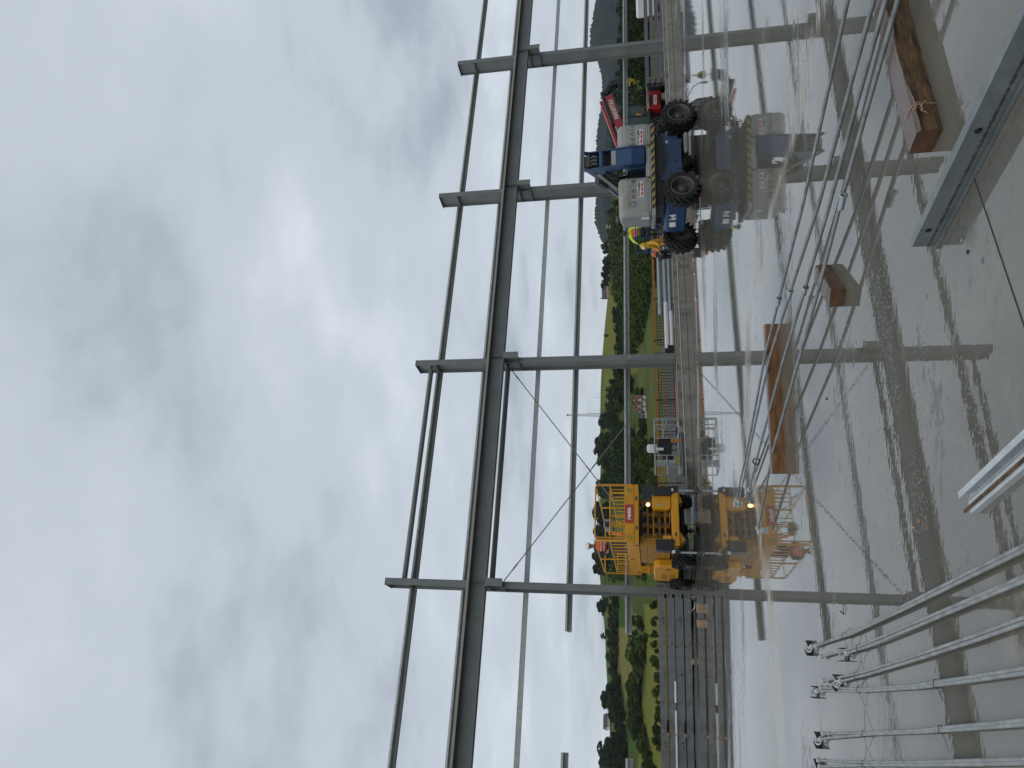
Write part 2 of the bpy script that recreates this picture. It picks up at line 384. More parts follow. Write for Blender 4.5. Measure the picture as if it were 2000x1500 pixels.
# far forested mountains
M_CONIF = mat('dark_conifer_forest', (.014, .027, .024), .95, 0, .5, .02, bump=1, bscale=.05, spec=.03)
def mountain(name, pts, R, label, jag):
    sk = skyline(pts); a0, a1 = sk[0][0], sk[-1][0]; n = 420; m = 14; vs = []; fs = []
    for i in range(n+1):
        a = a0+(a1-a0)*i/n; e = interp(sk, a)
        top = HC+e*R+jag*(noise.noise(Vector((i*.9, R, 0)))+.6*noise.noise(Vector((i*2.7, R, 5))))
        for j in range(m+1):
            t = j/m; r = R*(.62+.38*t); z = -30+(top+30)*(t**1.25)+(0 if j == m else 14*noise.noise(Vector((a*40, t*6, R)))*t*(1-t)*3)
            vs.append((r*math.sin(a), r*math.cos(a), z))
        vs.append(((R*1.5)*math.sin(a), (R*1.5)*math.cos(a), -40))
    m2 = m+2
    for i in range(n):
        for j in range(m2-1): fs.append((i*m2+j, i*m2+j+1, (i+1)*m2+j+1, (i+1)*m2+j))
    me = bpy.data.meshes.new(name); me.from_pydata(vs, [], fs); me.materials.append(M_CONIF)
    for p in me.polygons: p.use_smooth = True
    o = bpy.data.objects.new(name, me); COL.objects.link(o); tag(o, label, 'hill', kind='structure')
mountain('mountain', [(-700, 1176), (-300, 1172), (-60, 1170), (0, 1164), (20, 1160), (40, 1157), (60, 1153), (90, 1152), (120, 1167), (150, 1175), (180, 1176), (200, 1175), (215, 1173), (230, 1170),
    (250, 1167), (270, 1165), (300, 1164), (360, 1163), (400, 1163), (420, 1161), (440, 1163), (460, 1170), (480, 1179), (500, 1188), (560, 1205), (640, 1230)], 3000, 'dark conifer covered mountain on the far skyline', 9)
mountain('hill', [(-200, 1215), (100, 1200), (300, 1180), (380, 1176), (400, 1177), (430, 1181), (456, 1189), (500, 1205), (560, 1225)], 1900, 'nearer dark wooded hill below the far mountain', 5)

# ================================================================ WET FLOOR
def floor_material():
    m = bpy.data.materials.new('wet_concrete_floor'); m.use_nodes = True; nt = m.node_tree; N = nt.nodes; L = nt.links
    p = N['Principled BSDF']; tc = N.new('ShaderNodeTexCoord'); V = tc.outputs['Object']
    def mapped(sc, rot=0):
        q = N.new('ShaderNodeMapping'); q.inputs['Scale'].default_value = sc; q.inputs['Rotation'].default_value = (0, 0, rot); L.new(V, q.inputs['Vector']); return q.outputs[0]
    def nz(vec, s, d=6, r=.6, dist=0):
        q = N.new('ShaderNodeTexNoise'); q.inputs['Scale'].default_value = s; q.inputs['Detail'].default_value = d; q.inputs['Roughness'].default_value = r; q.inputs['Distortion'].default_value = dist
        L.new(vec, q.inputs['Vector']); return q.outputs['Fac']
    def ramp(f, a, b, ca=(0, 0, 0, 1), cb=(1, 1, 1, 1)):
        q = N.new('ShaderNodeValToRGB'); q.color_ramp.elements[0].position = a; q.color_ramp.elements[1].position = b
        q.color_ramp.elements[0].color = ca; q.color_ramp.elements[1].color = cb; L.new(f, q.inputs['Fac']); return q.outputs['Color']
    def mth(op, a, b=None, c=None):
        q = N.new('ShaderNodeMath'); q.operation = op
        for i, v in enumerate((a, b, c)):
            if v is None: continue
            if isinstance(v, (int, float)): q.inputs[i].default_value = v
            else: L.new(v, q.inputs[i])
        return q.outputs[0]
    def mix(f, a, b):
        q = N.new('ShaderNodeMix'); q.data_type = 'RGBA'; L.new(f, q.inputs['Factor']) 
        for s, v in (('A', a), ('B', b)):
            if isinstance(v, tuple): q.inputs[s].default_value = v
            else: L.new(v, q.inputs[s])
        return q.outputs['Result']
    sep = N.new('ShaderNodeSeparateXYZ'); L.new(V, sep.inputs[0]); X, Y = sep.outputs['X'], sep.outputs['Y']
    col = ramp(nz(V, .8, 8, .65), .3, .72, (.106, .103, .088, 1), (.158, .153, .134, 1))
    # pale efflorescence on the damp floor close to the camera
    near = mth('SUBTRACT', 1.0, mth('MULTIPLY', mth('SUBTRACT', Y, 2.6), .55)); near.node.use_clamp = True
    eff = mth('MULTIPLY', ramp(nz(mapped((1, .55, 1), .4), 2.6, 8, .7, .6), .52, .66), near)
    col = mix(eff, col, (.225, .215, .165, 1))
    # sandy silt lines washed across the floor: Y of the line as a function of X
    fc = N.new('ShaderNodeFloatCurve'); cu = fc.mapping.curves[0]
    pts = [gp(*q) for q in [(1527, 1500), (1505, 1200), (1484, 1041), (1462, 850), (1460, 670), (1502, 430), (1553, 249), (1592, 60), (1607, 0)]]
    xs = [(q.x+8)/16 for q in pts]; ys = [(q.y)/20 for q in pts]
    order = sorted(zip(xs, ys))
    cu.points[0].location = order[0]; cu.points[1].location = order[-1]
    for q in order[1:-1]: cu.points.new(*q)
    fc.mapping.update(); fc.inputs['Factor'].default_value = 1
    L.new(mth('DIVIDE', mth('ADD', X, 8), 16), fc.inputs['Value'])
    wob = mth('MULTIPLY', mth('SUBTRACT', nz(V, .9, 5), .5), .9)
    dd = mth('ABSOLUTE', mth('SUBTRACT', mth('ADD', Y, wob), mth('MULTIPLY', fc.outputs[0], 20)))
    sand = mth('MULTIPLY', mth('SUBTRACT', 1.0, mth('MULTIPLY', dd, 1.9)), ramp(nz(mapped((.35, 3.5, 1), .3), 3, 7, .72), .40, .62)); sand.node.use_clamp = True
    col = mix(mth('MULTIPLY', sand, .95), col, (.50, .455, .36, 1))
    # fine broken spots in the film, gathered along the damp bands
    vs_ = N.new('ShaderNodeTexVoronoi'); vs_.inputs['Scale'].default_value = 34; L.new(mapped((1, 1.3, 1)), vs_.inputs['Vector'])
    spots = mth('MULTIPLY', mth('LESS_THAN', vs_.outputs['Distance'], .30), ramp(nz(mapped((.35, .8, 1), rad(24)), 1.0, 6, .7), .53, .60))
    # dark grit specks
    vo = N.new('ShaderNodeTexVoronoi'); vo.inputs['Scale'].default_value = 2.6; vo.inputs['Randomness'].default_value = 1; L.new(V, vo.inputs['Vector'])
    grit = mth('LESS_THAN', vo.outputs['Distance'], .045)
    gsel = mth('GREATER_THAN', nz(V, .35, 2), .52)
    col = mix(mth('MULTIPLY', grit, gsel), col, (.03, .03, .028, 1))
    # water film: mirror smooth where it stands, ragged damp streaks where it breaks
    far = mth('MULTIPLY', mth('SUBTRACT', Y, 5.0), .07); far.node.use_clamp = True
    patch = nz(mapped((.16, .5, 1), rad(12)), 1.0, 9, .68, .25)
    fine = nz(mapped((2.5, 5, 1), rad(12)), 3.0, 6, .7)
    damp = ramp(mth('ADD', mth('MULTIPLY', patch, .7), mth('MULTIPLY', fine, .3)), .545, .58)
    streak = ramp(nz(mapped((.22, 3.2, 1), rad(3)), 1.0, 8, .66, .2), .5, .72)
    rough = mth('ADD', mth('ADD', .004, mth('MULTIPLY', damp, .24)), mth('MULTIPLY', mth('MULTIPLY', streak, far), .055))
    rough = mth('ADD', rough, mth('MULTIPLY', sand, .4)); rough = mth('ADD', rough, mth('MULTIPLY', spots, .26))
    rough = mth('ADD', rough, mth('MULTIPLY', eff, .12))
    col = mix(mth('MULTIPLY', damp, .32), col, (.07, .068, .058, 1))
    L.new(col, p.inputs['Base Color'])
    L.new(rough, p.inputs['Roughness'])
    p.inputs['IOR'].default_value = 1.62; L.new(mth('SUBTRACT', mth('SUBTRACT', .5, mth('MULTIPLY', sand, .32)), mth('MULTIPLY', mth('MULTIPLY', streak, far), .16)), p.inputs['Specular IOR Level'])
    bp = N.new('ShaderNodeBump'); bp.inputs['Distance'].default_value = .01
    L.new(mth('ADD', .016, mth('MULTIPLY', damp, .12)), bp.inputs['Strength'])
    L.new(nz(mapped((1.0, 1.6, 1)), 9.0, 2, .5), bp.inputs['Height']); L.new(bp.outputs['Normal'], p.inputs['Normal'])
    return m
M_FLOOR = floor_material()
mb = MB()
mb.M = Tr(*FO) @ Rz(FA)
mb.prism([(-45, -60), (60, -60), (60, 4.0), (3.2, 4.0), (.35, 1.15), (-.55, .6), (-1.0, -.1), (-2.8, -.28), (-5.3, 2.1), (-9, 4.2), (-45, 12)], 'z', -.35, 0.0)
fl = mb.build('floor', M_FLOOR); tag(fl, 'rain wet concrete floor slab mirroring the steel frame', 'floor', kind='structure')
# sawn joint across the near floor
mb = MB()
P0, P1 = gp(1920, 400, .002), gp(2004, 650, .002)
d = (P1-P0).normalized(); mb.bar(P0-d*.25, P1+d*1.2, .0012, .004)
j = mb.build('floor_joint', M_SAW); tag(j, 'thin sawn joint line in the near concrete floor', 'joint', kind='structure')
# gravel bed beyond the slab edge under the stacked girders
mb = MB(); nx, ny = 90, 16; vs = []; fs = []
for i in range(nx+1):
    for k in range(ny+1):
        s_, n_ = -34+36.0*i/nx, .2+7.0*k/ny
        w = fw(s_, n_)
        vs.append((w.x, w.y, -.02+.07*min(1, k/2)+.05*noise.noise(Vector((s_*6, n_*6, 1)))))
for i in range(nx):
    for k in range(ny): fs.append((i*(ny+1)+k, (i+1)*(ny+1)+k, (i+1)*(ny+1)+k+1, i*(ny+1)+k+1))
mb.add(vs, fs); g = mb.build('gravel_bed', M_GRAVEL); tag(g, 'strip of dark wet gravel along the slab edge', 'gravel', kind='structure')
# ================================================================ STEEL FRAME
CB, CD, HCOL = .27, .85, 12.4       # flange width, section depth, height
FROT = FA
def make_column(label, rail_plates=True):
    root = empty('steel_column', (0, 0, 0)); tag(root, label, 'column', 'steel columns of the hall frame')
    mb = MB()   # local x along the frame, y away from the camera; front flange face at y=0, +x edge at x=0
    x0, x1 = -CB, 0
    mb.box(x0, x1, 0, .022, 0, HCOL); mb.box(x0, x1, CD-.022, CD, 0, HCOL)
    mb.box(-CB/2-.009, -CB/2+.009, .0225, CD-.0225, 0.0, HCOL-.003)
    mb.build('profile', M_STEEL, root)
    mb = MB(); mb.box(x0-.012, x1+.012, -.012, CD+.06, HCOL, HCOL+.022); mb.build('top_plate', M_STEEL, root)
    mb = MB(); mb.box(x0-.12, x1+.12, -.12, CD+.12, -.001, .03)
    mb.build('base_plate', M_STEEL, root)
    for by in (.05, .3, .55, .8):
        mb = MB()
        for bx in (-CB-.06, .06): mb.lathe([(0, .12), (.012, .12), (.012, .055), (.024, .055), (.024, .03), (0, .03)], (bx, by-.07 if by < .1 else by, 0), (0, 0, 1), 8, smooth=False)
        mb.build('anchor_bolt', M_GALVD, root)
    for z in (11.42, 8.02, 7.42):
        mb = MB()
        for a, b in ((x0+.002, -CB/2-.0095), (-CB/2+.0095, x1-.002)): mb.box(a, b, .0228, CD-.0228, z-.011, z+.011)
        mb.build('stiffener', M_STEEL, root)
    for z in (11.5, 9.23, 6.64, 4.86, 2.5):
        mb = MB(); mb.box(x0+.04, x1-.04, CD+.0005, CD+.03, z-.09, z+.09); mb.build('rail_cleat', M_STEEL, root)
    # bracket that carries the long beam
    mb = MB(); y1 = -.002
    mb.box(x0+.01, x1-.01, -.52, y1, 8.02, 8.045); mb.box(x0+.01, x1-.01, -.46, y1, 7.42, 7.445)
    mb.box(-CB/2-.01, -CB/2+.01, -.46, y1, 7.446, 8.019); mb.box(x0-.02, x1+.02, -.54, -.525, 7.36, 8.05)
    mb.build('bracket', M_STEEL, root)
    mb = MB()
    for z in (12.28, 12.2, 12.12, 11.52, 11.44, 11.36):
        for x in (-.20, -.07): mb.lathe([(0, .011), (.014, .011), (.014, 0)], (x, 0, z), (0, -1, 0), 8, smooth=False)
    mb.build('bolt', M_GALVD, root)
    return root
lab = ['nearest grey steel column, left of the yellow scissor lift and bare at its foot',
       'grey steel column right of the yellow scissor lift, between the cross rods and the trailer cage',
       'grey steel column rising directly behind the blue boom lift',
       'farthest grey steel column, at the end of the row beyond the red telehandler']
for k in range(4):
    c = make_column(lab[k]) if k == 0 else copy_tree(c0)
    if k == 0: c0 = c
    c['label'] = lab[k]; c.location = fw(k*10.213, 0, 0); c.rotation_euler.z = FA
# yellow chalk marks on two columns
for k, z in ((1, 2.33), (3, 3.4)):
    mb = MB(); mb.box(-.15, -.09, -.0035, -.001, z, z+.05); mb.M = Matrix()
    o = mb.build('crayon_mark', M_LIME, loc=fw(k*10.213, 0, 0), rotz=FA)
    tag(o, ['', 'small yellow crayon dot on the column right of the scissor lift', '', 'small yellow crayon dot on the farthest steel column'][k], 'mark')

# long beam on the brackets (crane rail girder)
def framed(mb): mb.M = Tr(*FO) @ Rz(FA); return mb
root = empty('runway_beam', fw(15, -.28, 8.05), FA); tag(root, 'deep grey steel beam running level across the front of all four columns', 'beam')
def rl(): m = MB(); m.M = Tr(0, 0, -8.05); return m
SA, SB = -28.0, 24.0
mb = rl(); z0, z1 = 8.047, 8.78
mb.box(SA, SB, -.15, .15, z0, z0+.025); mb.box(SA, SB, -.007, .007, z0+.0255, z1-.03); mb.box(SA, SB, -.33, .17, z1-.0295, z1)
mb.build('girder', M_STEEL, root)
mb = rl(); mb.box(SA, SB, -.36, -.331, z1-.10, z1+.006); mb.build('edge_angle', M_STEELB, root)
for k in range(4):
    for dx in (-.135,):
        mb = rl(); xx = k*10.213-15+dx
        mb.box(xx-.008, xx+.008, -.148, -.0075, z0+.026, z1-.031); mb.build('web_stiffener', M_STEEL, root)

# galvanised wall rails (Z purlins) behind the columns
def rail(zc, s0, s1, label, flip=False, h_=.25, n_=CD+.12):
    mb = MB(); t = .004; f = .085; lp = .022
    if not flip: poly = [(-f, h_/2), (-f, h_*.18), (f*2.4, h_*.16), (f*2.4, -h_/2+t), (-f*.3, -h_/2+t), (-f*.3, -h_/2), (f*2.4+t, -h_/2), (f*2.4+t, h_*.16+t), (-f+t, h_*.18+t), (-f+t, h_/2-t), (f*.4, h_/2-t), (f*.4, h_/2)]
    else: poly = [(0, -h_/2+t), (-f, -h_/2+t), (-f, -h_/2), (t, -h_/2), (t, h_/2-t), (f, h_/2-t), (f, h_/2), (0, h_/2)]
    mb.sect(Vector((s0-15, 0, 0)), Vector((s1-15, 0, 0)), poly, Vector((0, 1, 0)), Vector((0, 0, 1)))
    o = mb.build('wall_rail', M_GALVD, loc=fw(15, n_, zc), rotz=FA); tag(o, label, 'rail', 'galvanised wall rails of the hall frame')
rail(11.50, -28, 46, 'topmost galvanised rail, crossing near the column tops')
rail(9.23, -28, 46, 'galvanised rail showing just above the deep beam', h_=.26)
rail(6.64, -28, 46, 'pale galvanised rail below the deep beam and above the other sky rail', True, h_=.22)
rail(4.86, -1.69, 46, 'dark galvanised rail against the sky just above the hills, ending left of the nearest column', h_=.24)
rail(2.50, -1.68, 46, 'lowest galvanised rail, crossing in front of the green hillside', h_=.25)
rail(4.86, -28, -5.96, 'short cut off rail against the sky at the far left edge')
rail(2.50, -28, -5.99, 'short cut off rail in front of the hedges at the far left edge', h_=.25)

# two round strut tubes in the braced bay
def strut(zc, label):
    root = empty('strut_tube', fw(.0, .42, zc), FA); tag(root, label, 'tube', 'round struts of the braced bay')
    mb = MB(); mb.tube([(0.02, 0, 0), (9.86, 0, 0)], .115, 18); mb.build('pipe', M_STEEL, root)
    mb = MB(); mb.box(9.865, 10.06, -.1, .1, -.012, .012); mb.box(9.862, 9.884, -.12, .12, -.13, .13); mb.build('end_fork', M_STEEL, root)
strut(11.74, 'round grey strut beside the topmost rail, between the columns flanking the scissor lift')
strut(7.98, 'round grey strut just below the deep beam, between the columns flanking the scissor lift')
# crossed tension rods
def brace(a, b, label):
    root = empty('cross_rod', a); tag(root, label, 'rod', 'crossed bracing rods')
    d = b-a; mb = MB(); mb.tube([(0, 0, 0), d], .022, 8); mb.build('bar', M_STEEL, root)
    for t in (.05, .5):
        mb = MB(); mb.tube([d*t, d*(t+.022)], .032, 8); mb.build('turnbuckle', M_STEEL, root)
brace(fw(9.95, .36, 7.95), fw(.05, .36, .45), 'bracing rod from the upper right down behind the scissor lift')
brace(fw(.1, .48, 7.5), fw(9.9, .48, .42), 'bracing rod from the upper left column bracket down to the right column foot')

# ================================================================ CONCRETE PLINTH AND KERB
def plinth(name, s0, s1, n0, n1, z, label, tip, lightw):
    root = empty(name, fw(s0, n0, 0), FA); tag(root, label, 'kerb')
    mb = MB(); L_ = s1-s0; D = n1-n0
    poly = [(tip, 0), (L_, 0), (L_, D), (0, D)]
    mb.prism(poly, 'z', 0.0, z-.012); mb.build('body', M_CONC, root, bevel=.015)
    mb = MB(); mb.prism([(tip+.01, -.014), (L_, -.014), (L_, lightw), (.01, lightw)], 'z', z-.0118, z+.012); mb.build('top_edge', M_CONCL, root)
plinth('concrete_plinth', 2.7, 44, -3.85, -3.05, .26, 'long low concrete plinth standing in the wet in front of the column row', 1.0, .28)
plinth('concrete_kerb', 5.4, 44, -2.9, -2.4, .41, 'higher concrete kerb running just behind the long low plinth', .4, .2)
def plank(x0, x1, n, z, w, h, m, label, name='plank'):
    mb = MB(); mb.box(0, x1-x0, 0, w, 0, h); o = mb.build(name, m, loc=fw(x0, n, z), rotz=FA, bevel=.006); tag(o, label, 'plank')
plank(8.0, 9.9, -2.75, .422, .2, .05, M_WOOD, 'wet brown board lying on the kerb before the column right of the scissor lift')
plank(5.8, 7.3, -2.75, .422, .2, .05, M_WOODO, 'light brown board lying on the kerb in front of the trailer cage')
plank(15.6, 20, -2.05, .15, .2, .16, M_WOODO, 'orange brown timber behind the kerb by the telehandler', 'timber')
plank(31, 42, -1.2, .1, .2, .12, M_WOODO, 'orange brown timber under the girders at the far right', 'timber')

# ================================================================ STACKED GIRDERS
def girder_stack(P0, ang, x0, x1, layers, group, cleats, deep=4):
    out = []
    for i, (z0, z1, lab_) in enumerate(layers):
        root = empty('stacked_girder', Vector(P0)+Vector((0, 0, z0)), ang); tag(root, lab_, 'girder', group)
        mb = MB(); H = z1-z0
        for k in range(deep):  # rows behind the first are added unseen so the layer gaps stay dark
            yy = .15+.31*k
            mb.ibeam((x0, yy, H/2), (x1, yy, H/2), (0, 1, 0), .26, H, .012, .009)
        mb.build('profile', M_BEAM, root)
        if cleats and i in (0, 2):
            for q in cleats:
                mb = MB(); mb.box(q-.05, q+.12, -.022, .018, H*.25, H*.8); mb.box(q+.121, q+.19, -.075, .018, H*.06, H*.52); mb.build('cleat', M_BEAM, root)
        out.append(root)
        if i+1 < len(layers):
            zz = layers[i+1][1]; hh = z0-zz-.002
            for j_, q in enumerate([x0+.4, (x0+x1)/2-1.2, x1-1.1]):
                b = MB(); b.box(-.05, .05, -.04, .31*deep, .001, hh)
                o = b.build('timber_spacer', M_WOODO if i == 0 else M_WOODP, loc=Vector(P0)+Rz(ang).to_3x3() @ Vector((q, 0, zz)), rotz=ang)
                tag(o, 'small timber spacer %s of the %s girder stack, %s' % (('under the top layer', 'under the second layer', 'under the third layer')[i], 'left' if cleats else 'right', ('at its left end', 'near its middle', 'at its right end')[j_]), 'timber', 'timber spacers in the girder stacks')
    return out
girder_stack((-9.0, 27.95, 0), rad(3), -9.5, 2.9,
    [(1.10, 1.33, 'top grey girder of the stack left of the scissor lift'), (.80, 1.01, 'second grey girder from the top in the left stack'),
     (.45, .70, 'third grey girder from the top in the left stack'), (.12, .36, 'lowest grey girder of the left stack, just above the gravel')], 'girders stacked at left', [-5.0, -2.45, -.35])
girder_stack(fw(15, 3, 0), FA, 15.6, 30,
    [(1.12, 1.35, 'top grey girder of the stack beyond the telehandler wheel'), (.79, 1.01, 'second grey girder from the top in the far right stack'),
     (.43, .69, 'third grey girder from the top in the far right stack'), (.13, .34, 'lowest grey girder of the far right stack, just over the kerb')], 'girders stacked at far right', None, 1)
# white van roofs behind the far right stack
def van(P, rot, label):
    root = empty('white_van', P, rot); tag(root, label, 'van', 'white vans parked behind the far right girders')
    mb = MB(); mb.prism([(-2.6, .45), (2.5, .45), (2.55, 1.0), (1.75, 1.2), (1.25, 2.0), (.9, 2.1), (-2.5, 2.15), (-2.62, 2.0)], 'y', -.95, .95); mb.build('body', M_WHITE, root, bevel=.08)
    mb = MB(); mb.box(-2.0, -.4, -.957, .957, 1.3, 1.85); mb.box(.1, 1.0, -.957, .957, 1.25, 1.85); mb.build('window', M_GLASS, root)
    for x in (-1.7, 1.6):
        for y in (-.9, .9):
            w = MB(); w.lathe([(.16, -.1), (.34, -.1), (.34, .1), (.16, .1)], (x, y, .34), (0, 1, 0), 18); w.build('wheel', M_RUBBER, root)
van(fw(49, 9.5, -.25), FA, 'white van mostly hidden behind the far right girder stack')
# white wrapped bundle behind the left stack
mb = MB(); mb.tube([(-7.6, -.0, 0), (-3.6, -.0, 0)], .044, 10)
o = mb.build('wrapped_pipe', M_WHITE, loc=Vector((-9.0, 27.95, .747)), rotz=rad(3)); tag(o, 'long white wrapped pipe in the left girder stack gap, toward the picture edge', 'pipe')
mb = MB(); mb.tube([(-3.3, .01, 0), (-2.5, .01, 0)], .044, 10)
o = mb.build('wrapped_pipe', M_WHITE, loc=Vector((-9.0, 27.95, .747)), rotz=rad(3)); tag(o, 'short white wrapped pipe in the middle of the left girder stack gap', 'pipe')
# long yellow orange formwork beams of the rail behind the left stack
mb = MB(); mb.box(-8, 3.2, 0, .1, 0, .14); o = mb.build('orange_plank', M_WOODO, loc=(-8.8, 30.4, 1.04), rotz=rad(1.5)); tag(o, 'long orange plank seen through the top gap of the left girder stack', 'plank')

# timber offcuts on the slab edge left
def offcut(px, py, sx, sy, sz, rot, label, z=0, m=M_WOODP):
    P = gp(px, py); mb = MB(); mb.box(-sx/2, sx/2, -sy/2, sy/2, 0, sz); mb.box(-sx/2+.01, sx/2-.02, -sy/2-.012, -sy/2-.001, sz*.45, sz*.5)
    o = mb.build('timber_offcut', m, loc=(P.x, P.y+.1, z), rotz=rot, bevel=.008); tag(o, label, 'timber', 'timber offcuts by the left girder stack')
offcut(1372, 1191, .22, .3, .17, .5, 'timber block at the foot of the nearest column, with a cut across its face')
offcut(1372, 1219, .22, .25, .16, .1, 'timber block beside the other block, further from the nearest column')
offcut(1358, 1293, .2, .2, .14, .0, 'single pale timber block under the middle of the left girder stack')
# white hose end by the column foot
mb = MB(); mb.tube([gp(1357, 1175, .02), gp(1357, 1186, .05), gp(1352, 1193, .12), gp(1345, 1196, .3)], .016, 8)
tag(mb.build('hose', M_WHITE), 'thin white hose curling by the foot of the nearest column', 'hose')

# ================================================================ GUARD RAIL, PIPES AND TRAILER CAGE BEYOND THE PLINTH
root = empty('guard_rail', fw(12, 5, 0), FA); tag(root, 'orange plank guard rail with black posts along the far slab edge', 'guard rail')
mb = MB(); mb.bar((-8.5, 0, 1.11), (14.5, 0, 1.18), .05, .13); mb.build('top_plank', M_WOODO, root)
mb = MB(); mb.bar((-8.5, .03, .80), (-5.2, .03, .80), .05, .11); mb.build('middle_plank', M_WOODO, root)
for x in (-8.2, -6.2, -4.2, -1.8, .9, 1.7, 4.3, 7, 9.3, 11.6, 14.2):
    mb = MB(); mb.box(x-.025, x+.025, -.06, -.03, .0, 1.2); mb.box(x-.05, x+.05, -.1, .05, 0, .02); mb.build('post', M_BLACK, root)
def mesh_panel(x0, x1, label):
    root = empty('mesh_panel', fw(12+x0, 4.75, 0), FA); tag(root, label, 'panel', 'dark mesh panels leaning on the guard rail')
    L_ = x1-x0; mb = MB()
    for z in (.25, 1.03): mb.tube([(0, 0, z), (L_, 0, z)], .022, 6)
    for x in (0, L_): mb.tube([(x, 0, .25), (x, 0, 1.03)], .022, 6)
    mb.build('frame', M_BLACK, root)
    mb = MB(); n = int(L_/.16)
    for i in range(1, n): mb.box(L_*i/n-.012, L_*i/n+.012, -.01, .01, .27, 1.01)
    for z in (.42, .58, .88): mb.box(.02, L_-.02, -.022, -.0105, z, z+.02)
    mb.build('bars', M_MESHG, root)
    n = int(L_/.22)
    for i in range(n):
        mb = MB(); mb.box(L_*(i+.2)/n, L_*(i+.7)/n, .02, .05, .66, .80); mb.build('orange_block', M_WOODO, root)
for x0, x1, q in ((-4.6, -2.1, 'dark mesh panel nearest the trailer cage'), (-2.0, .5, 'dark mesh panel next to the column right of the scissor lift'), (1.3, 3.9, 'dark mesh panel right of that column, over the white pipes'), (8.6, 11.3, 'dark mesh panel hidden behind the blue boom lift, nearer the workers'), (11.4, 14.2, 'dark mesh panel hidden behind the blue boom lift, nearer the telehandler')):
    mesh_panel(x0, x1, q)
for q, (x0, x1, n_, z, r, lab_) in enumerate([(14.8, 19.6, 4.2, .84, .11, 'upper galvanised pipe of the pile by the crouching workers'), (14.6, 19.8, 4.05, .55, .11, 'middle galvanised pipe of the pile by the crouching workers'),
        (14.2, 19.6, 3.9, .33, .09, 'lowest galvanised pipe of the pile by the crouching workers'), (11.9, 15.4, 4.0, .54, .13, 'short white pipe lying against the column right of the scissor lift'), (12.0, 14.7, 3.75, .30, .1, 'thinner white pipe below the short white pipe')]):
    mb = MB(); mb.tube([(0, 0, 0), (x1-x0, 0, 0)], r, 14); 
    o = mb.build('duct_pipe', M_GALV if q < 3 else M_WHITE, loc=fw(x0, n_, z), rotz=FA); tag(o, lab_, 'pipe', 'pipes piled beyond the plinth')
for x, lab_ in ((12.1, 'trestle under the left end of the white pipes'), (15.0, 'trestle under the middle of the pipe pile'), (18.6, 'trestle under the right end of the pipe pile')):
    mb = MB(); mb.box(x-.05, x+.05, 3.5, 4.4, .0, .19); mb.M = Matrix()
    m2 = MB(); m2.box(-.05, .05, -.45, .45, 0, .2); m2.box(-.03, .03, .4, .45, .201, .95); m2.box(-.03, .03, -.45, -.4, .201, .25)
    tag(m2.build('trestle', M_BLACK, loc=fw(x, 3.95, 0), rotz=FA), lab_, 'trestle', 'black trestles under the pipes')
mb = MB(); mb.box(0, .3, 0, .012, 0, .22); tag(mb.build('paper_sheet', M_WHITE, loc=fw(12.05, 4.6, .72), rotz=FA), 'white sheet tied to the mesh panel beside the cross rod', 'sheet')
mb = MB(); mb.box(0, .5, 0, .5, 0, .5); mb.box(.1, .4, .1, .4, .501, .62); tag(mb.build('black_toolbox', M_BLACK, loc=fw(11.2, 1.9, .1), rotz=FA, bevel=.03), 'black tool box at the foot of the cross rod', 'box')

# trailer cage with engine
root = empty('cage_trailer', fw(5.1, .6, .0), FA); tag(root, 'silver tube cage with black engine and louvred panel beyond the plinth', 'cage')
mb = MB(); W_, D_ = 2.2, 1.1
for x in (0, .08, .5, 1.28, 1.9, W_-.06, W_):
    for y in ((0, D_) if x not in (.08, 1.9) else (0,)): mb.tube([(x, y, .28), (x, y, 1.32)], .026, 8)
for y in (0, D_):
    for z in (.30, 1.31): mb.tube([(0, y, z), (W_, y, z)], .028, 8)
mb.tube([(1.28, 0, .95), (W_, 0, .95)], .022, 8); mb.tube([(0, 0, .82), (.5, 0, .82)], .026, 8)
for x in (0, W_):
    for z in (.3, .8, 1.31): mb.tube([(x, 0, z), (x, D_, z)], .025, 8)
mb.build('tube_frame', M_GALV, root)
mb = MB(); mb.box(.02, .5, .04, .06, .34, .44)
for i in range(15):
    z = .5+i*.052
    if abs(z-.82) > .03: mb.bar((.08, .03, z), (.3, .03, z+.01), .03, .018)
mb.box(.06, .30, .05, .06, .46, 1.28); mb.build('louvre_panel', M_GALVD, root)
mb = MB(); mb.box(.1, .45, -.034, -.03, .33, .47); mb.build('hazard_label', M_HAZS, root)
mb = MB(); mb.box(0, W_, .05, D_-.05, .22, .28); mb.build('deck', M_GALVD, root)
mb = MB(); mb.prism([(.55, .62), (1.32, .58), (1.34, 1.12), (1.25, 1.2), (.62, 1.16), (.5, 1.0)], 'y', .1, .9); mb.box(.4, .6, .2, .7, .55, .9); mb.build('engine', M_BLACK, root, bevel=.03)
mb = MB(); mb.lathe([(0, .3), (.12, .29), (.18, .25), (.195, .18), (.195, 0)], (1.0, .5, 1.36), (0, 0, 1), 18); mb.build('air_filter_cap', M_WHITE, root)
mb = MB(); mb.lathe([(.19, 0), (.19, .13), (0, .13)], (1.0, .5, 1.225), (0, 0, 1), 18); mb.build('filter_base', M_GALVD, root)
mb = MB(); mb.box(.75, .85, .02, .12, .95, 1.25); mb.build('gauge_panel', M_WHITE, root)
for x in (.35, 1.85):
    mb = MB(); mb.lathe([(.08, -.07), (.2, -.07), (.2, .07), (.08, .07)], (x, .55, .2), (0, 1, 0), 16); mb.build('wheel', M_RUBBER, root)
mb = MB(); mb.box(-.06, .06, -.05, .05, 0, .42); tag(mb.build('timber_post', M_WOODO, loc=fw(5.98, -.1, .24), rotz=FA), 'short orange timber post standing in front of the trailer cage', 'post')
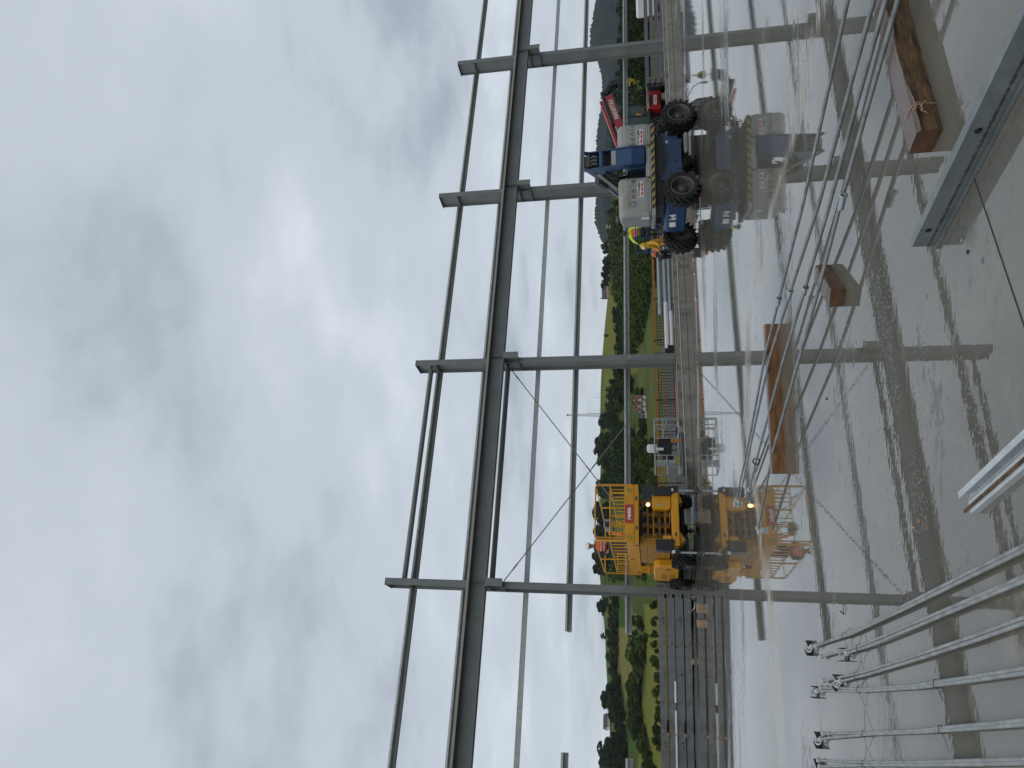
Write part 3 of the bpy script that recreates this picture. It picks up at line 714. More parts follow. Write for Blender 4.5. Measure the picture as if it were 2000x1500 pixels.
mb = MB(); mb.box(0, 2.6, 0, .8, 0, .22); tag(mb.build('gravel_bag_row', M_GRAVEL, loc=fw(4.6, -.4, .0), rotz=FA), 'low dark concrete ledge under the trailer cage', 'ledge')
# dark slate clad hut behind the scissor lift
root = empty('dark_hut', fw(fr(1270, 972, 13)[0], 13, -.3), FA); tag(root, 'dark slate coloured hut seen under the scissor lift platform', 'hut')
mb = MB(); mb.box(-.8, .75, 0, 2.4, 0, 2.35); mb.build('wall', M_SLATE, root)
mb = MB()
for i in range(3): mb.box(-.6+i*.55, -.58+i*.55, -.02, -.001, 0, 2.35)
mb.build('joint_strip', M_GREYC, root)

# unseen rack added behind the boom lift to darken its wet floor mirror
P = Vector((10.75, 37.0, 0)); root = empty('added_rack', P, rad(0)); tag(root, 'added dark rack of site material, seen only mirrored under the blue boom lift', 'rack')
mb = MB()
for x in (-1.9, -.65, .65, 1.9):
    for y in (0, 1.0): mb.box(x-.03, x+.03, y-.03, y+.03, 0, 1.75)
for z in (.2, .95, 1.72): mb.box(-1.94, 1.94, -.035, 1.035, z, z+.05)
mb.build('frame', M_BLACK, root)
mb = MB(); mb.box(-1.85, 1.85, .95, .99, .26, 1.7); mb.build('back_sheet', M_SLATE, root)
mb = MB(); mb.box(-1.5, -1.0, .1, .8, 1.001, 1.3); mb.build('red_crate', M_REDP, root)
mb = MB(); mb.lathe([(0, .7), (.25, .7), (.25, 0), (0, 0)], (.2, .5, 1.002), (0, 0, 1), 16); mb.build('white_drum', M_WHITE, root)
mb = MB(); mb.box(.75, 1.8, .1, .9, .252, .8); mb.build('dark_crate', M_GREYC, root)
mb = MB(); mb.box(-1.8, .4, .1, .8, .252, .7); mb.build('timber_pack', M_WOODP, root)
# ================================================================ WHEELS
def tyre_mesh(name, R, w, rr, lugs, lugw):
    mb = MB(); hw = w/2; cr = R-.055
    prof = [(rr, -hw*.75), (rr+.03, -hw*.95), ((rr+cr)/2+.02, -hw), (cr-.03, -hw*.96), (cr, -hw*.8), (cr, hw*.8), (cr-.03, hw*.96), ((rr+cr)/2+.02, hw), (rr+.03, hw*.95), (rr, hw*.75)]
    mb.lathe(prof, (0, 0, 0), (0, 1, 0), 36, close=True)
    for i in range(lugs):
        for sg in (-1, 1):
            t = 2*PI*(i+(.25 if sg > 0 else -.25))/lugs
            T = Matrix.Rotation(t, 4, 'Y')
            # chevron lug: slanted bar over one half of the tread, wrapping the shoulder
            a = .13*sg
            vs = [(-lugw/2-.06, 0, cr-.012), (lugw/2-.06, 0, cr-.012), (lugw/2+.10, sg*hw*1.03, cr-.07), (-lugw/2+.10, sg*hw*1.03, cr-.07),
                  (-lugw/2-.055, 0, R), (lugw/2-.065, 0, R), (lugw/2+.085, sg*hw*1.02, R-.012), (-lugw/2+.105, sg*hw*1.02, R-.012)]
            mb.add([T @ Vector(v) for v in vs], [(0, 1, 2, 3), (7, 6, 5, 4), (0, 4, 5, 1), (1, 5, 6, 2), (2, 6, 7, 3), (3, 7, 4, 0)])
    return mb
def rim_mb(rr, w, side=-1, hub=.12):
    mb = MB(); h = w/2*side; s = side
    mb.lathe([(rr+.015, h*.93), (rr-.002, h*1.0), (rr-.018, h*.97), (rr-.035, h*.6), (rr-.055, h*.1), (rr-.065, -h*.12), (hub+.06, -h*.16), (hub, -h*.08), (hub-.005, h*.34), (hub-.03, h*.42), (.05, h*.42), (.045, h*.5), (0, h*.5)], (0, 0, 0), (0, 1, 0), 30)
    mb.lathe([(rr, -h*.8), (rr-.03, -h*.6), (.1, -h*.5), (0, -h*.5)], (0, 0, 0), (0, 1, 0), 20)
    for k in range(8):
        t = 2*PI*k/8; mb.lathe([(0, .04), (.016, .04), (.016, 0)], (math.cos(t)*(hub+.035), -h*.10, math.sin(t)*(hub+.035)), (0, s, 0), 6, smooth=False)
    return mb
def wheel(parent, loc, tm, rmm, rmat, rotz=0):
    o = bpy.data.objects.new('wheel', tm); COL.objects.link(o); o.parent = parent; o.location = loc; o.rotation_euler = (0, random.uniform(0, 6), rotz)
    r = bpy.data.objects.new('rim', rmm); COL.objects.link(r); r.parent = o
    return o

# ================================================================ BLUE BOOM LIFT
ex = Vector((math.cos(rad(26)), math.sin(rad(26)), 0)); ey = Vector((-ex.y, ex.x, 0))
BW2 = Vector((5.32, 19.85, 0))
BC = BW2+ex*1.35+ey*1.2
boom = empty('boom_lift', BC, rad(26)); tag(boom, 'blue articulated boom lift with grey covers and four lugged wheels on the wet floor', 'boom lift')
tm = tyre_mesh('wheel', .5, .40, .30, 17, .085).mesh('wheel', M_RUBBER)
rn = rim_mb(.305, .40, -1).mesh('rim', M_RIM); rf = rim_mb(.305, .40, 1).mesh('rim', M_RIM)
TRK = 1.0
wheel(boom, (-1.35, -TRK, .5), tm, rn, M_RIM); wheel(boom, (1.35, -TRK, .5), tm, rn, M_RIM)
wheel(boom, (-1.38, TRK+.10, .5), tm, rf, M_RIM, rad(8)); wheel(boom, (1.35, TRK, .5), tm, rf, M_RIM)
mb = MB()
mb.prism([(-.95, .46), (.33, .47), (.44, .44), (.55, .44), (.52, .69), (.68, .80), (.80, .97), (.76, 1.04), (-.95, 1.04)], 'y', -.98, -.94)
mb.prism([(-.95, .46), (.35, .44), (.74, .9), (.72, 1.02), (-.95, 1.02)], 'y', .94, .98)
mb.box(-.95, .72, -.939, .939, .55, 1.0); mb.build('chassis', M_BLUE, boom, bevel=.015)
for x, z in ((-.28, .62), (-.58, .55)):
    mb = MB(); mb.lathe([(0, .004), (.045, .004), (.045, 0)], (x, -.98, z), (0, -1, 0), 14, smooth=False); mb.build('plate_hole', M_BLACK, boom)
mb = MB(); mb.prism([(-1.52, .42), (-1.48, .36), (-1.0, .36), (-.955, .44), (-.955, .96), (-1.42, .97), (-1.50, .90)], 'y', -.66, .66); mb.build('axle_box', M_BLUE, boom, bevel=.04)
mb = MB(); mb.box(.73, 1.75, -.5, .7, .36, .85); mb.build('axle_housing', M_BLACK, boom, bevel=.04)
for x in (-1.35, 1.35):
    mb = MB(); mb.tube([(x, -TRK+.1, .5), (x, TRK-.1, .5)], .12, 12); mb.build('axle', M_BLACK, boom)
# marks on the end of the axle box
T = Tr(-1.825, .42, .70) @ Rz(-PI/2)
mb = MB(); mb.box(-1.527, -1.521, .10, .42, .62, .85); mb.build('logo_plate', M_RIM, boom)
mb = MB(); mb.box(-1.533, -1.5275, .16, .37, .66, .83); mb.build('logo_square', M_WHITE, boom)
mb = MB(); text_mb(mb, 'k4', .26, Tr(-1.526, -.06, .73) @ Rz(-PI/2), bold=.008); mb.build('lettering', M_WHITE, boom)
for bx, bz, w_, h_ in ((.44, .87, .1, .07), (-.55, .92, .16, .10), (-.90, .80, .22, .2)):
    mb = MB(); mb.box(bx-w_/2, bx+w_/2, -.985, -.981, bz-h_/2, bz+h_/2); mb.build('small_sign', M_RIM if w_ > .12 else M_WHITE, boom)
mb = MB(); mb.lathe([(.85, 0), (.85, .16), (.7, .2), (0, .2)], (0, 0, 1.02), (0, 0, 1), 32); mb.build('slew_ring', M_BLACK, boom)
mb = MB()
random.seed(3)
for i in range(26):
    x = random.uniform(.1, 1.5); z = random.uniform(.95, 1.22); mb.tube([(x, -.75, z), (x+random.uniform(-.2, .25), -.85, z+random.uniform(-.1, .1)), (x+random.uniform(-.3, .3), -.7, z+random.uniform(-.12, .1))], .018, 5)
mb.box(.2, 1.3, -.7, .6, 1.0, 1.2); mb.build('hydraulic_hoses', M_BLACK, boom)
# turntable frame: x along its tail face, y away from the camera
TT = (Tr(*BC) @ Rz(rad(26))).inverted() @ Tr(6.0, 20.0, 0) @ Rz(rad(-2))
def tmb(): m = MB(); m.M = TT.copy(); return m
def rounded(x0, x1, y0, y1, r, n=5):
    P = []
    for cx, cy, a0 in ((x1-r, y1-r, 0), (x0+r, y1-r, 90), (x0+r, y0+r, 180), (x1-r, y0+r, 270)):
        for k in range(n+1):
            t = rad(a0+90*k/n); P.append((cx+r*math.cos(t), cy+r*math.sin(t)))
    return P
mb = tmb(); mb.prism(rounded(-1.42, 1.13, 0.0, 2.2, .12), 'z', 1.215, 1.33); mb.build('tail_bumper', M_COVER, boom, bevel=.02)
mb = tmb(); mb.box(-1.22, 1.08, -.006, -.001, 1.228, 1.318); mb.build('hazard_stripe', M_HAZ, boom)
mb = tmb(); mb.box(-1.1, .85, .3, 2.0, .98, 1.214); mb.build('turntable', M_BLACK, boom)
def cover(x0, x1):
    mb = tmb()
    prof = [(0.01, 1.331), (0.0, 1.45), (.005, 2.0), (.03, 2.12), (.10, 2.20), (.22, 2.235), (.8, 2.24), (1.5, 2.2), (1.75, 2.05), (1.75, 1.331)]
    mb.prism(prof, 'x', x0, x1)
    return mb.build('cover', M_COVER, boom, bevel=.09, seg=4)
cl_ = cover(-1.42, -.34); cr_ = cover(.49, 1.12)
mb = tmb(); mb.box(-.34, .49, .02, .14, 1.331, 1.46); mb.build('counterweight', M_COVER, boom, bevel=.02)
mb = tmb(); mb.box(-.34, .49, 1.0, 1.7, 1.331, 2.0); mb.build('inner_cover', M_BLACK, boom, bevel=.02)
mb = tmb(); mb.box(-.335, .485, .145, .99, 1.40, 1.5); mb.build('boom_well', M_BLACK, boom)
for x0, x1, par in ((-1.3, -.4, cl_), (.53, 1.06, cr_)):
    mb = tmb(); mb.box(x0, x1, -.004, .0005, 1.46, 1.475); mb.build('seam', M_COVERD, par)
    mb = tmb(); mb.box(x0, x1, -.014, .0005, 1.342, 1.385); mb.build('ledge', M_COVER, par)
for cx, zz, par, w_ in ((-.78, 1.84, cl_, 1), (.79, 1.83, cr_, .86)):
    mb = tmb(); text_mb(mb, 'Genie', .27*w_, Tr(cx, -.006, zz), depth=.012, bold=-.004, spacing=1.28); mb.build('embossed_lettering', M_COVERD, par)
    cx += .1 if cx < 0 else -.04; w2_ = .8
    mb = tmb(); mb.box(cx-.26*w2_, cx+.26*w2_, -.012, -.005, zz-.30, zz-.13); p_ = mb.build('hire_sign', M_WHITE, par)
    mb = tmb(); text_mb(mb, 'WYNAJEM', .105*w2_, Tr(cx, -.0135, zz-.175), bold=.003); mb.build('lettering', M_INK, par)
    mb = tmb(); text_mb(mb, '798 426 426', .088*w2_, Tr(cx, -.0135, zz-.258), bold=.004); mb.build('red_lettering', M_INKRED, par)
mb = tmb(); mb.box(-1.428, -1.421, .15, .5, 1.40, 1.62); mb.build('side_notice', M_WHITE, cl_)
# riser stack between the covers, running back over the turntable
def tpr(poly, x0, x1): m = tmb(); m.prism(poly, 'x', x0, x1); return m
mb = tpr([(-.06, 1.50), (.30, 1.47), (.42, 2.28), (-.02, 2.28), (-.10, 1.85)], .035, .455); mb.build('riser', M_BLUE, boom, bevel=.008)
mb = tpr([(0, 2.281), (.4, 2.281), (.4, 2.41), (.02, 2.41)], .04, .45); mb.build('grey_link', M_COVER, boom, bevel=.006)
for x0 in (.0, .46):
    mb = tpr([(-.07, 1.52), (.26, 1.50), (.36, 2.1), (.55, 2.32), (.80, 2.72), (.42, 2.92), (.10, 2.98), (-.02, 2.45), (-.12, 1.86)], x0, x0+.03); mb.build('riser_side_plate', M_BLUE, boom, bevel=.006)
    mb = tpr([(.12, 3.22), (.02, 3.16), (.12, 2.985), (.45, 2.93), (.86, 2.80), (1.1, 2.74), (1.35, 2.80), (1.2, 2.92)], x0+(.002 if x0 == 0 else -.002), x0+(.032 if x0 == 0 else .028)); mb.build('upper_side_plate', M_BLUE, boom, bevel=.006)
mb = tpr([(.28, 1.5), (.75, 1.48), (.70, 1.9), (.42, 1.98), (.36, 1.9)], -.03, .44); mb.build('lower_link', M_BLUE, boom, bevel=.01)
mb = tmb(); mb.tube([(.031, .06, 2.68), (.459, .06, 2.68)], .075, 16); mb.build('pivot_tube', M_BLUE, boom)
mb = tpr([(.3, 2.42), (.4, 2.42), (.7, 2.9), (.5, 3.2), (.4, 3.2), (.4, 2.8)], .04, .45); mb.build('dark_core', M_BLACK, boom)
mb = tmb(); mb.box(.08, .42, .12, .3, 3.02, 3.12)
for x in (.12, .22, .32): mb.tube([(x, .06, 2.80), (x+.03, .1, 2.92), (x, .2, 3.02)], .035, 6)
mb.build('valve_block', M_GREYC, boom)
mb = tmb(); mb.bar((.02, .75, 2.80), (.0, 2.55, 2.36), .10, .10); mb.build('grey_cylinder', M_COVER, boom)
mb = tmb(); mb.bar((.12, 1.0, 2.66), (.12, 2.4, 2.30), .18, .16); mb.build('dark_link_arm', M_BLACK, boom)
mb = tmb(); mb.bar((.02, 1.55, 2.92), (.02, 2.45, 2.68), .14, .13); mb.build('slave_cylinder', M_GREYC, boom)
mb = tmb(); mb.bar((.02, 2.46, 2.675), (.0, 4.1, 2.30), .08, .08); mb.build('slave_rod', M_COVER, boom)
mb = tmb(); mb.bar((.2, 2.4, 2.3), (.2, 4.6, 2.0), .3, .3); mb.build('boom_root', M_BLUE, boom, bevel=.01)
mb = tmb(); mb.ball((-1.30, .9, 2.29), .12, .09, .06); mb.build('mirror', M_RIM, boom)
mb = tmb(); mb.tube([(-.02, .5, 2.6), (-.1, .7, 2.3), (-.05, .6, 2.05)], .035, 6); mb.tube([(-.05, .8, 2.5), (-.12, .9, 2.2), (-.05, 1.0, 2.0)], .045, 6); mb.build('hose_bundle', M_BLACK, boom)
mb = tmb(); mb.lathe([(.045, 0), (.045, .08), (.03, .11), (0, .12)], (.62, .9, 2.25), (0, 0, 1), 12); mb.build('beacon', M_AMBER, boom)
# main boom running away to the basket
MI = (Tr(*BC) @ Rz(rad(26))).inverted()
def lw(x, y, z): return MI @ Vector((x, y, z))
mb = MB(); mb.bar(lw(6.2, 22.6, 1.95), lw(6.85, 31.0, 1.62), .28, .32); mb.build('main_boom', M_BLUE, boom, bevel=.01)
mb = MB(); mb.bar(lw(5.5, 23.4, 1.74), lw(6.25, 27.6, 1.66), .10, .14); mb.build('side_boom', M_BLUE, boom, bevel=.01)
mb = MB(); mb.bar(lw(5.48, 23.4, 1.48), lw(6.2, 27.6, 1.44), .16, .2); mb.build('side_boom', M_BLUE, boom, bevel=.01)
mb = MB(); mb.box(0, .32, 0, .2, 0, .28); 
for v in range(len(mb.v)): p = Vector(mb.v[v]); mb.v[v] = tuple(lw(5.05+p.x, 23.3+p.y, 1.0+p.z))
mb.build('control_box', M_BLACK, boom)
mb = MB(); mb.bar(lw(6.85, 31.0, 1.6), lw(6.75, 31.9, 1.0), .2, .2); mb.build('jib', M_BLUE, boom)
# basket
BK = MI @ Tr(6.42, 32.5, .86) @ Rz(rad(-11))
mb = MB(); mb.M = BK; r_ = .024; w2, d2 = .62, .5
for z in (.12, .6, 1.1):
    mb.tube([(-w2, -d2, z), (w2, -d2, z), (w2, d2, z), (-w2, d2, z), (-w2, -d2, z)], r_, 6)
for x, y in ((-w2, -d2), (w2, -d2), (w2, d2), (-w2, d2), (0, -d2), (0, d2)): mb.tube([(x, y, 0), (x, y, 1.1)], r_, 6)
mb.build('basket_rails', M_BLUE, boom)
mb = MB(); mb.M = BK; mb.box(-w2, w2, -d2, d2, -.05, 0); mb.build('basket_floor', M_BLACK, boom)
mb = MB(); mb.M = BK; mb.box(.35, .6, .3, .46, .8, 1.05); mb.build('control_panel', M_COVER, boom)

# ================================================================ YELLOW SCISSOR LIFT
SL = Vector((-5.2, 23.3, 0)); SW, SLN = 1.95, 5.3
sc = empty('scissor_lift', SL, FA); tag(sc, 'yellow rough terrain scissor lift standing lowered on its outriggers', 'scissor lift')
mb = MB(); mb.box(0, SW, 0, SLN, 1.93, 2.08); mb.build('deck', M_YEL, sc, bevel=.008)
mb = MB(); mb.box(.02, SW-.01, -.016, -.001, 2.085, 2.38); mb.box(0.0, .016, .02, SLN, 2.085, 2.33); mb.box(SW-.016, SW, .02, SLN, 2.085, 2.33); mb.box(.02, SW-.02, SLN-.016, SLN, 2.085, 2.33); mb.build('toe_board', M_YEL, sc, bevel=.004)
mb = MB(); mb.box(.03, SW-.03, .02, SLN-.02, 2.08, 2.10); mb.build('floor_plate', M_GALVD, sc)
mb = MB(); mb.box(.62, 1.25, -.024, -.017, 2.10, 2.375); sg = mb.build('red_sign', M_REDL, sc)
mb = MB(); text_mb(mb, 'renta', .19, Tr(.935, -.0255, 2.245), bold=.007); mb.build('lettering', M_WHITE, sg)
for x in (.16, 1.72):
    mb = MB(); mb.box(x-.075, x+.075, -.022, -.0165, 2.15, 2.31); mb.build('hazard_label', M_HAZS, sc)
for y, zz in ((.35, 1.985), (2.4, 2.2), (4.7, 2.0)):
    mb = MB(); mb.box(-.006, -.001, y, y+.22, zz-.05, zz+.07); mb.build('small_red_label', M_REDL, sc)
def rail_mb():
    return MB()
rr = .024
def railing(pts_fn, L_, nb, zt=3.35, zm=2.86):
    mb = MB()
    a = [pts_fn(0.0, 2.1), pts_fn(0.0, zt-.08), pts_fn(.08, zt), pts_fn(L_-.08, zt), pts_fn(L_, zt-.08), pts_fn(L_, 2.1)]
    mb.tube(a, rr, 8)
    mb.tube([pts_fn(0, zm), pts_fn(L_, zm)], rr*.9, 8)
    for i in range(1, nb): mb.tube([pts_fn(L_*i/nb, 2.1), pts_fn(L_*i/nb, zm)], rr*.8, 6)
    return mb
m1 = railing(lambda t, z: (t+.05, -.004, z), 1.88, 7)
m1.tube([(.13, .0, 2.1), (.13, .0, 3.34)], rr, 8); m1.box(.5, .56, -.03, .03, 3.33, 3.38)
m1.build('front_railing', M_YEL, sc)
railing(lambda t, z: (.03, t+.06, z), 2.6, 6).build('left_railing', M_YEL, sc)
railing(lambda t, z: (.03, t+2.72, z), 2.5, 6).build('left_railing', M_YEL, sc)
railing(lambda t, z: (SW-.03, t+.06, z), 2.6, 6).build('right_railing', M_YEL, sc)
railing(lambda t, z: (SW-.03, t+2.72, z), 2.5, 6).build('right_railing', M_YEL, sc)
railing(lambda t, z: (t+.05, SLN-.03, z), 1.85, 5).build('back_railing', M_YEL, sc)
mb = MB(); mb.tube([(.75, 2.0, 2.1), (.75, 2.0, 3.0), (.95, 2.0, 3.08), (1.2, 2.0, 3.0), (1.2, 2.0, 2.1)], .025, 8); mb.tube([(.75, 2.0, 2.6), (1.2, 2.0, 2.6)], .02, 8); mb.build('inner_frame', M_YEL, sc)
mb = MB(); mb.box(.52, .9, .55, .8, 2.82, 3.05); mb.box(.6, .8, .5, .56, 2.98, 3.1); mb.build('platform_control', M_COVER, sc, bevel=.02)
mb = MB(); mb.box(.62, .78, .47, .5, 2.92, 3.06); mb.build('control_screen', M_BLACK, sc)
mb = MB(); mb.tube([(.9, .6, 2.85), (.8, .3, 2.5), (.4, .15, 2.3), (.2, .2, 2.12)], .014, 6); mb.tube([(1.7, .05, 3.1), (1.3, .2, 2.8), (1.1, .3, 2.3)], .012, 6); mb.build('cable', M_CABLE, sc)
# scissor pack seen from its end: pairs of box arms and cross pins
for side in (0.30, .62, 1.0, 1.32):
    for i in range(5):
        z = .98+i*.19
        mb = MB(); dz = .12 if i % 2 else -.0
        mb.box(side-.05, side+.05, .18+.12*(i % 2), SLN-.4, z-.055, z+.055)
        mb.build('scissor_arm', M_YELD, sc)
        mb = MB(); mb.box(side-.036, side+.036, .17+.12*(i % 2), .1795+.12*(i % 2), z-.04, z+.04); mb.build('arm_opening', M_BLACK, sc)
for i in range(4):
    z = 1.07+i*.19
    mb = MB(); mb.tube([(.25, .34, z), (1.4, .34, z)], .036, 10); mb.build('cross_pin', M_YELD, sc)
mb = MB(); mb.box(.37, 1.24, .55, .6, .95, 1.9); mb.build('dark_back_plate', M_BLACK, sc)
mb = MB(); mb.tube([(.55, .24, .9), (.7, .2, 1.1), (.66, .2, 1.3), (.85, .26, 1.35), (.95, .22, 1.2)], .014, 6); mb.tube([(.9, .25, 1.85), (.8, .2, 1.5), (1.05, .25, 1.25)], .012, 6); mb.build('hose', M_CABLE, sc)
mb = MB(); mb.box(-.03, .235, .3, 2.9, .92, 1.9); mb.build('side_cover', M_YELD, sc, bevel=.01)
mb = MB()
for i in range(4): mb.box(-.034, -.0305, .32, 2.88, 1.07+i*.2, 1.08+i*.2)
mb.build('cover_seam', M_BLACK, sc)
mb = MB(); mb.prism(rounded(1.12, 1.66, .89, 1.48, .1), 'y', .05, .6); mb.build('power_box', M_YEL, sc, bevel=.01)
mb = MB(); mb.box(1.25, 1.3, .035, .049, 1.28, 1.31); mb.box(1.25, 1.28, .03, .049, 1.15, 1.3); mb.build('latch', M_GALVD, sc)
mb = MB(); mb.box(1.42, 1.6, .6, .75, 1.481, 1.93); mb.build('lift_post', M_YELD, sc)
mb = MB(); mb.lathe([(0, .05), (.05, .045), (.06, 0), (0, 0)], (1.28, .08, 1.62), (0, -1, 0), 14); lm = mb.build('work_lamp', M_LAMP, sc)
mb = MB(); mb.lathe([(0, 0), (.065, 0), (.075, -.05), (0, -.06)], (1.28, .081, 1.62), (0, -1, 0), 14); mb.build('lamp_housing', M_BLACK, lm)
for i_, (x, y, z) in enumerate(((.4, -.0245, 2.0), (1.4, -.0245, 2.0), (.2, -.0525, .75))):
    mb = MB(); mb.box(x, x+.14, -.004 if i_ < 2 else y, .0 if i_ < 2 else y+.002, z-.03, z+.03); mb.build('small_label', M_SLATE, sc)
mb = MB(); mb.tube([(1.75, .3, 3.3), (1.6, .25, 2.9), (1.65, .3, 2.4), (1.5, .5, 2.12)], .013, 6); mb.tube([(.9, 1.9, 3.0), (.7, 1.5, 2.5), (.5, 1.2, 2.13), (.3, 1.0, 2.12)], .015, 6); mb.build('cable', M_CABLE, sc)
# chassis
mb = MB(); mb.box(-.1, 1.72, -.05, .10, .64, .86); mb.box(.1, 1.6, .101, SLN-.1, .66, .88); mb.build('chassis', M_YEL, sc, bevel=.015)
for gp_ in ([(1.35, .52), (1.72, .639), (1.3, .639)], [(.1, .45), (.4, .639), (-.05, .639)]):
    mb = MB(); mb.prism(gp_, 'y', 0, .5); mb.build('chassis_gusset', M_YELD, sc)
mb = MB(); mb.prism(rounded(.03, .22, .9, 1.16, .03), 'y', -.06, .2); mb.build('step', M_YEL, sc)
for x, y in ((-.25, -.05), (1.62, -.05), (-.25, SLN-.3), (1.62, SLN-.3)):
    mb = MB()
    z1 = 1.46 if x > 0 else 1.40
    mb.prism([(x-.04, .88), (x+.34, .80), (x+.34, z1), (x, z1)] if x < 0 else [(x-.06, .85), (x+.22, .85), (x+.22, z1), (x-.06, z1)], 'y', y-.06, y+.26); o_ = mb.build('outrigger', M_BLACK, sc, bevel=.02)
    cx = x-.05 if x < 0 else x+.12
    mb = MB(); mb.prism([(cx-.12, .849), (cx+.14, .849), (cx+.08, .64), (cx-.06, .64)], 'y', y-.04, y+.2); mb.build('outrigger_foot_housing', M_BLACK, o_)
    mb = MB(); mb.tube([(cx, y+.05, .68), (cx, y+.05, .10)], .036, 12); mb.build('jack_rod', M_GALV, o_)
    mb = MB(); mb.lathe([(0, .14), (.05, .13), (.13, .02), (.13, 0), (0, 0)], (cx, y+.05, .0), (0, 0, 1), 16); mb.build('jack_foot', M_BLACK, o_)
    if y < 1:
        mb = MB(); mb.box(cx-.05, cx+.05, y-.048, y-.0405, .8, .9); mb.build('white_label', M_WHITE, o_)
ts = tyre_mesh('wheel', .40, .30, .24, 15, .07).mesh('wheel', M_RUBBER); rs1 = rim_mb(.245, .30, -1, .1).mesh('rim', M_BLACK)
for x, y, a in ((-.44, .85, PI/2), (1.62, .85, PI/2), (-.44, SLN-.8, PI/2), (1.62, SLN-.8, PI/2)):
    w_ = wheel(sc, (x, y, .50 if x < 0 else .55), ts, rs1, M_BLACK); w_.rotation_euler = (0, 0, -PI/2)
for y in (.85, SLN-.8):
    mb = MB(); mb.tube([(-.3, y, .5), (1.6, y, .52)], .08, 10); mb.build('axle', M_BLACK, sc)
# engine pod on the left side
mb = MB(); mb.prism([(2.15, .62), (4.75, .56), (4.75, 1.40), (4.5, 1.47), (2.4, 1.47), (2.15, 1.3)], 'x', -.30, -.04); mb.build('engine_pod', M_YEL, sc, bevel=.04)
mb = MB()
for i in range(2): mb.box(-.308, -.3005, 3.5, 4.4, .72+i*.3, .92+i*.3)
mb.build('vent', M_YELD, sc)
mb = MB(); mb.box(-.307, -.3005, 2.5, 2.85, .9, 1.05); mb.build('small_red_label', M_REDL, sc)
mb = MB()
for i in range(4): mb.box(-.12, -.06, 3.3+.3*i, 3.36+.3*i, 1.471, 1.929)
mb.box(-.13, -.05, 3.2, 4.5, 1.62, 1.68); mb.build('side_ladder', M_YEL, sc)

# ================================================================ RED TELEHANDLER
TA = rad(28); TP = Vector((15.3, 44.2, 0))
te = empty('telehandler', TP, TA); tag(te, 'red telehandler with black cab and hook block on its raised boom', 'telehandler')
def ybox(mb, P, y0, y1): mb.prism(P, 'y', y0, y1)
mb = MB(); ybox(mb, [(1.72, .42), (3.2, .36), (3.34, .5), (3.34, 1.16), (3.1, 1.2), (1.76, 1.18)], -.1, .75); mb.build('hood', M_REDP, te, bevel=.04)
mb = MB(); mb.box(2.0, 2.95, -.108, -.1005, .95, 1.14); mb.box(2.05, 2.9, -.108, -.1005, .44, .56); mb.build('grille', M_BLACK, te)
mb = MB(); mb.box(2.08, 2.92, -.108, -.1005, .68, .86); lp = mb.build('white_plate', M_WHITE, te)
mb = MB(); mb.box(2.2, 2.78, -.1115, -.1085, .75, .79); mb.build('faded_stripe', M_SLATE, lp)
mb = MB(); ybox(mb, [(-1.0, .45), (4.8, .45), (4.9, .7), (4.5, 1.15), (4.2, 1.2), (3.36, 1.2), (3.36, .9), (1.6, .9), (1.5, 1.1), (-1.0, 1.1)], .3, 1.5); mb.build('chassis', M_BLACK, te, bevel=.04)
mb = MB(); mb.tube([(1.6, -.1, 1.26), (3.0, -.12, 1.26), (4.4, -.1, 1.26)], .03, 6); mb.build('side_rail', M_GALVD, te)
tt_ = tyre_mesh('wheel', .62, .42, .34, 18, .1).mesh('wheel', M_RUBBER); rt_ = rim_mb(.345, .42, -1).mesh('rim', M_RIM)
for x in (.3, 3.95):
    for y in (.05, 1.75): wheel(te, (x, y, .60), tt_, rt_, M_RIM)
# cab
mb = MB(); ybox(mb, [(.45, 1.1), (1.72, 1.1), (2.30, 1.75), (2.36, 2.42), (2.1, 2.52), (.75, 2.55), (.45, 2.3)], .02, .62); mb.build('cab_glass', M_GLASS, te, bevel=.03)
mb = MB()
for pts in ([(.45, 1.1), (.45, 2.3), (.75, 2.55), (2.1, 2.55), (2.38, 2.42), (2.32, 1.75), (1.75, 1.1), (.45, 1.1)],):
    for y in (0, .64): mb.tube([(a, y, b) for a, b in pts], .045, 6)
mb.tube([(1.3, 0, 1.1), (1.35, 0, 2.5)], .035, 6); mb.box(.5, 1.3, .2, .6, 1.05, 1.6); mb.build('cab_frame', M_BLACK, te)
mb = MB(); mb.tube([(1.45, -.02, 1.5), (2.1, -.03, 1.42)], .03, 6); mb.build('red_handrail', M_REDP, te)
mb = MB(); mb.tube([(2.6, .1, 1.2), (3.3, -.1, 1.55), (3.55, -.15, 1.9), (3.56, -.15, 2.1)], .028, 6); mb.build('mirror_arm', M_BLACK, te)
mb = MB(); mb.box(3.5, 3.63, -.2, -.12, 2.08, 2.45); mb.build('mirror', M_BLACK, te)
mb = MB(); mb.tube([(1.35, -.02, 1.62), (1.42, -.02, 1.9), (1.5, -.02, 1.92)], .05, 6); mb.build('yellow_handle', M_YEL, te)
# boom
B0, B1 = Vector((-.6, 1.05, 2.45)), Vector((4.70, 1.05, 3.78)); bd = (B1-B0).normalized(); bu = Vector((-bd.z, 0, bd.x))
mb = MB(); mb.bar(B0, B1-bd*.2, .3, .46, up=bu); mb.build('boom', M_REDP, te, bevel=.02)
mb = MB(); mb.bar(B0+bd*2.6+bu*.34, B1+bu*.34+bd*.3, .24, .2, up=bu); mb.build('inner_boom', M_BLACK, te)
mb = MB(); mb.bar(B0-bd*.3+bu*.52, B1-bd*.5+bu*.60, .22, .17, up=bu); mb.build('upper_boom_tube', M_REDP, te, bevel=.02)
TB = Tr(*(B0+bd*3.85+Vector((0, -.157, 0)))) @ Matrix.Rotation(-math.atan2(bd.z, bd.x), 4, 'Y')
mb = MB(); text_mb(mb, 'MANITOU', .40, TB, bold=.012, spacing=1.02); mb.build('lettering', M_WHITE, te)
hd = B1+bu*.1
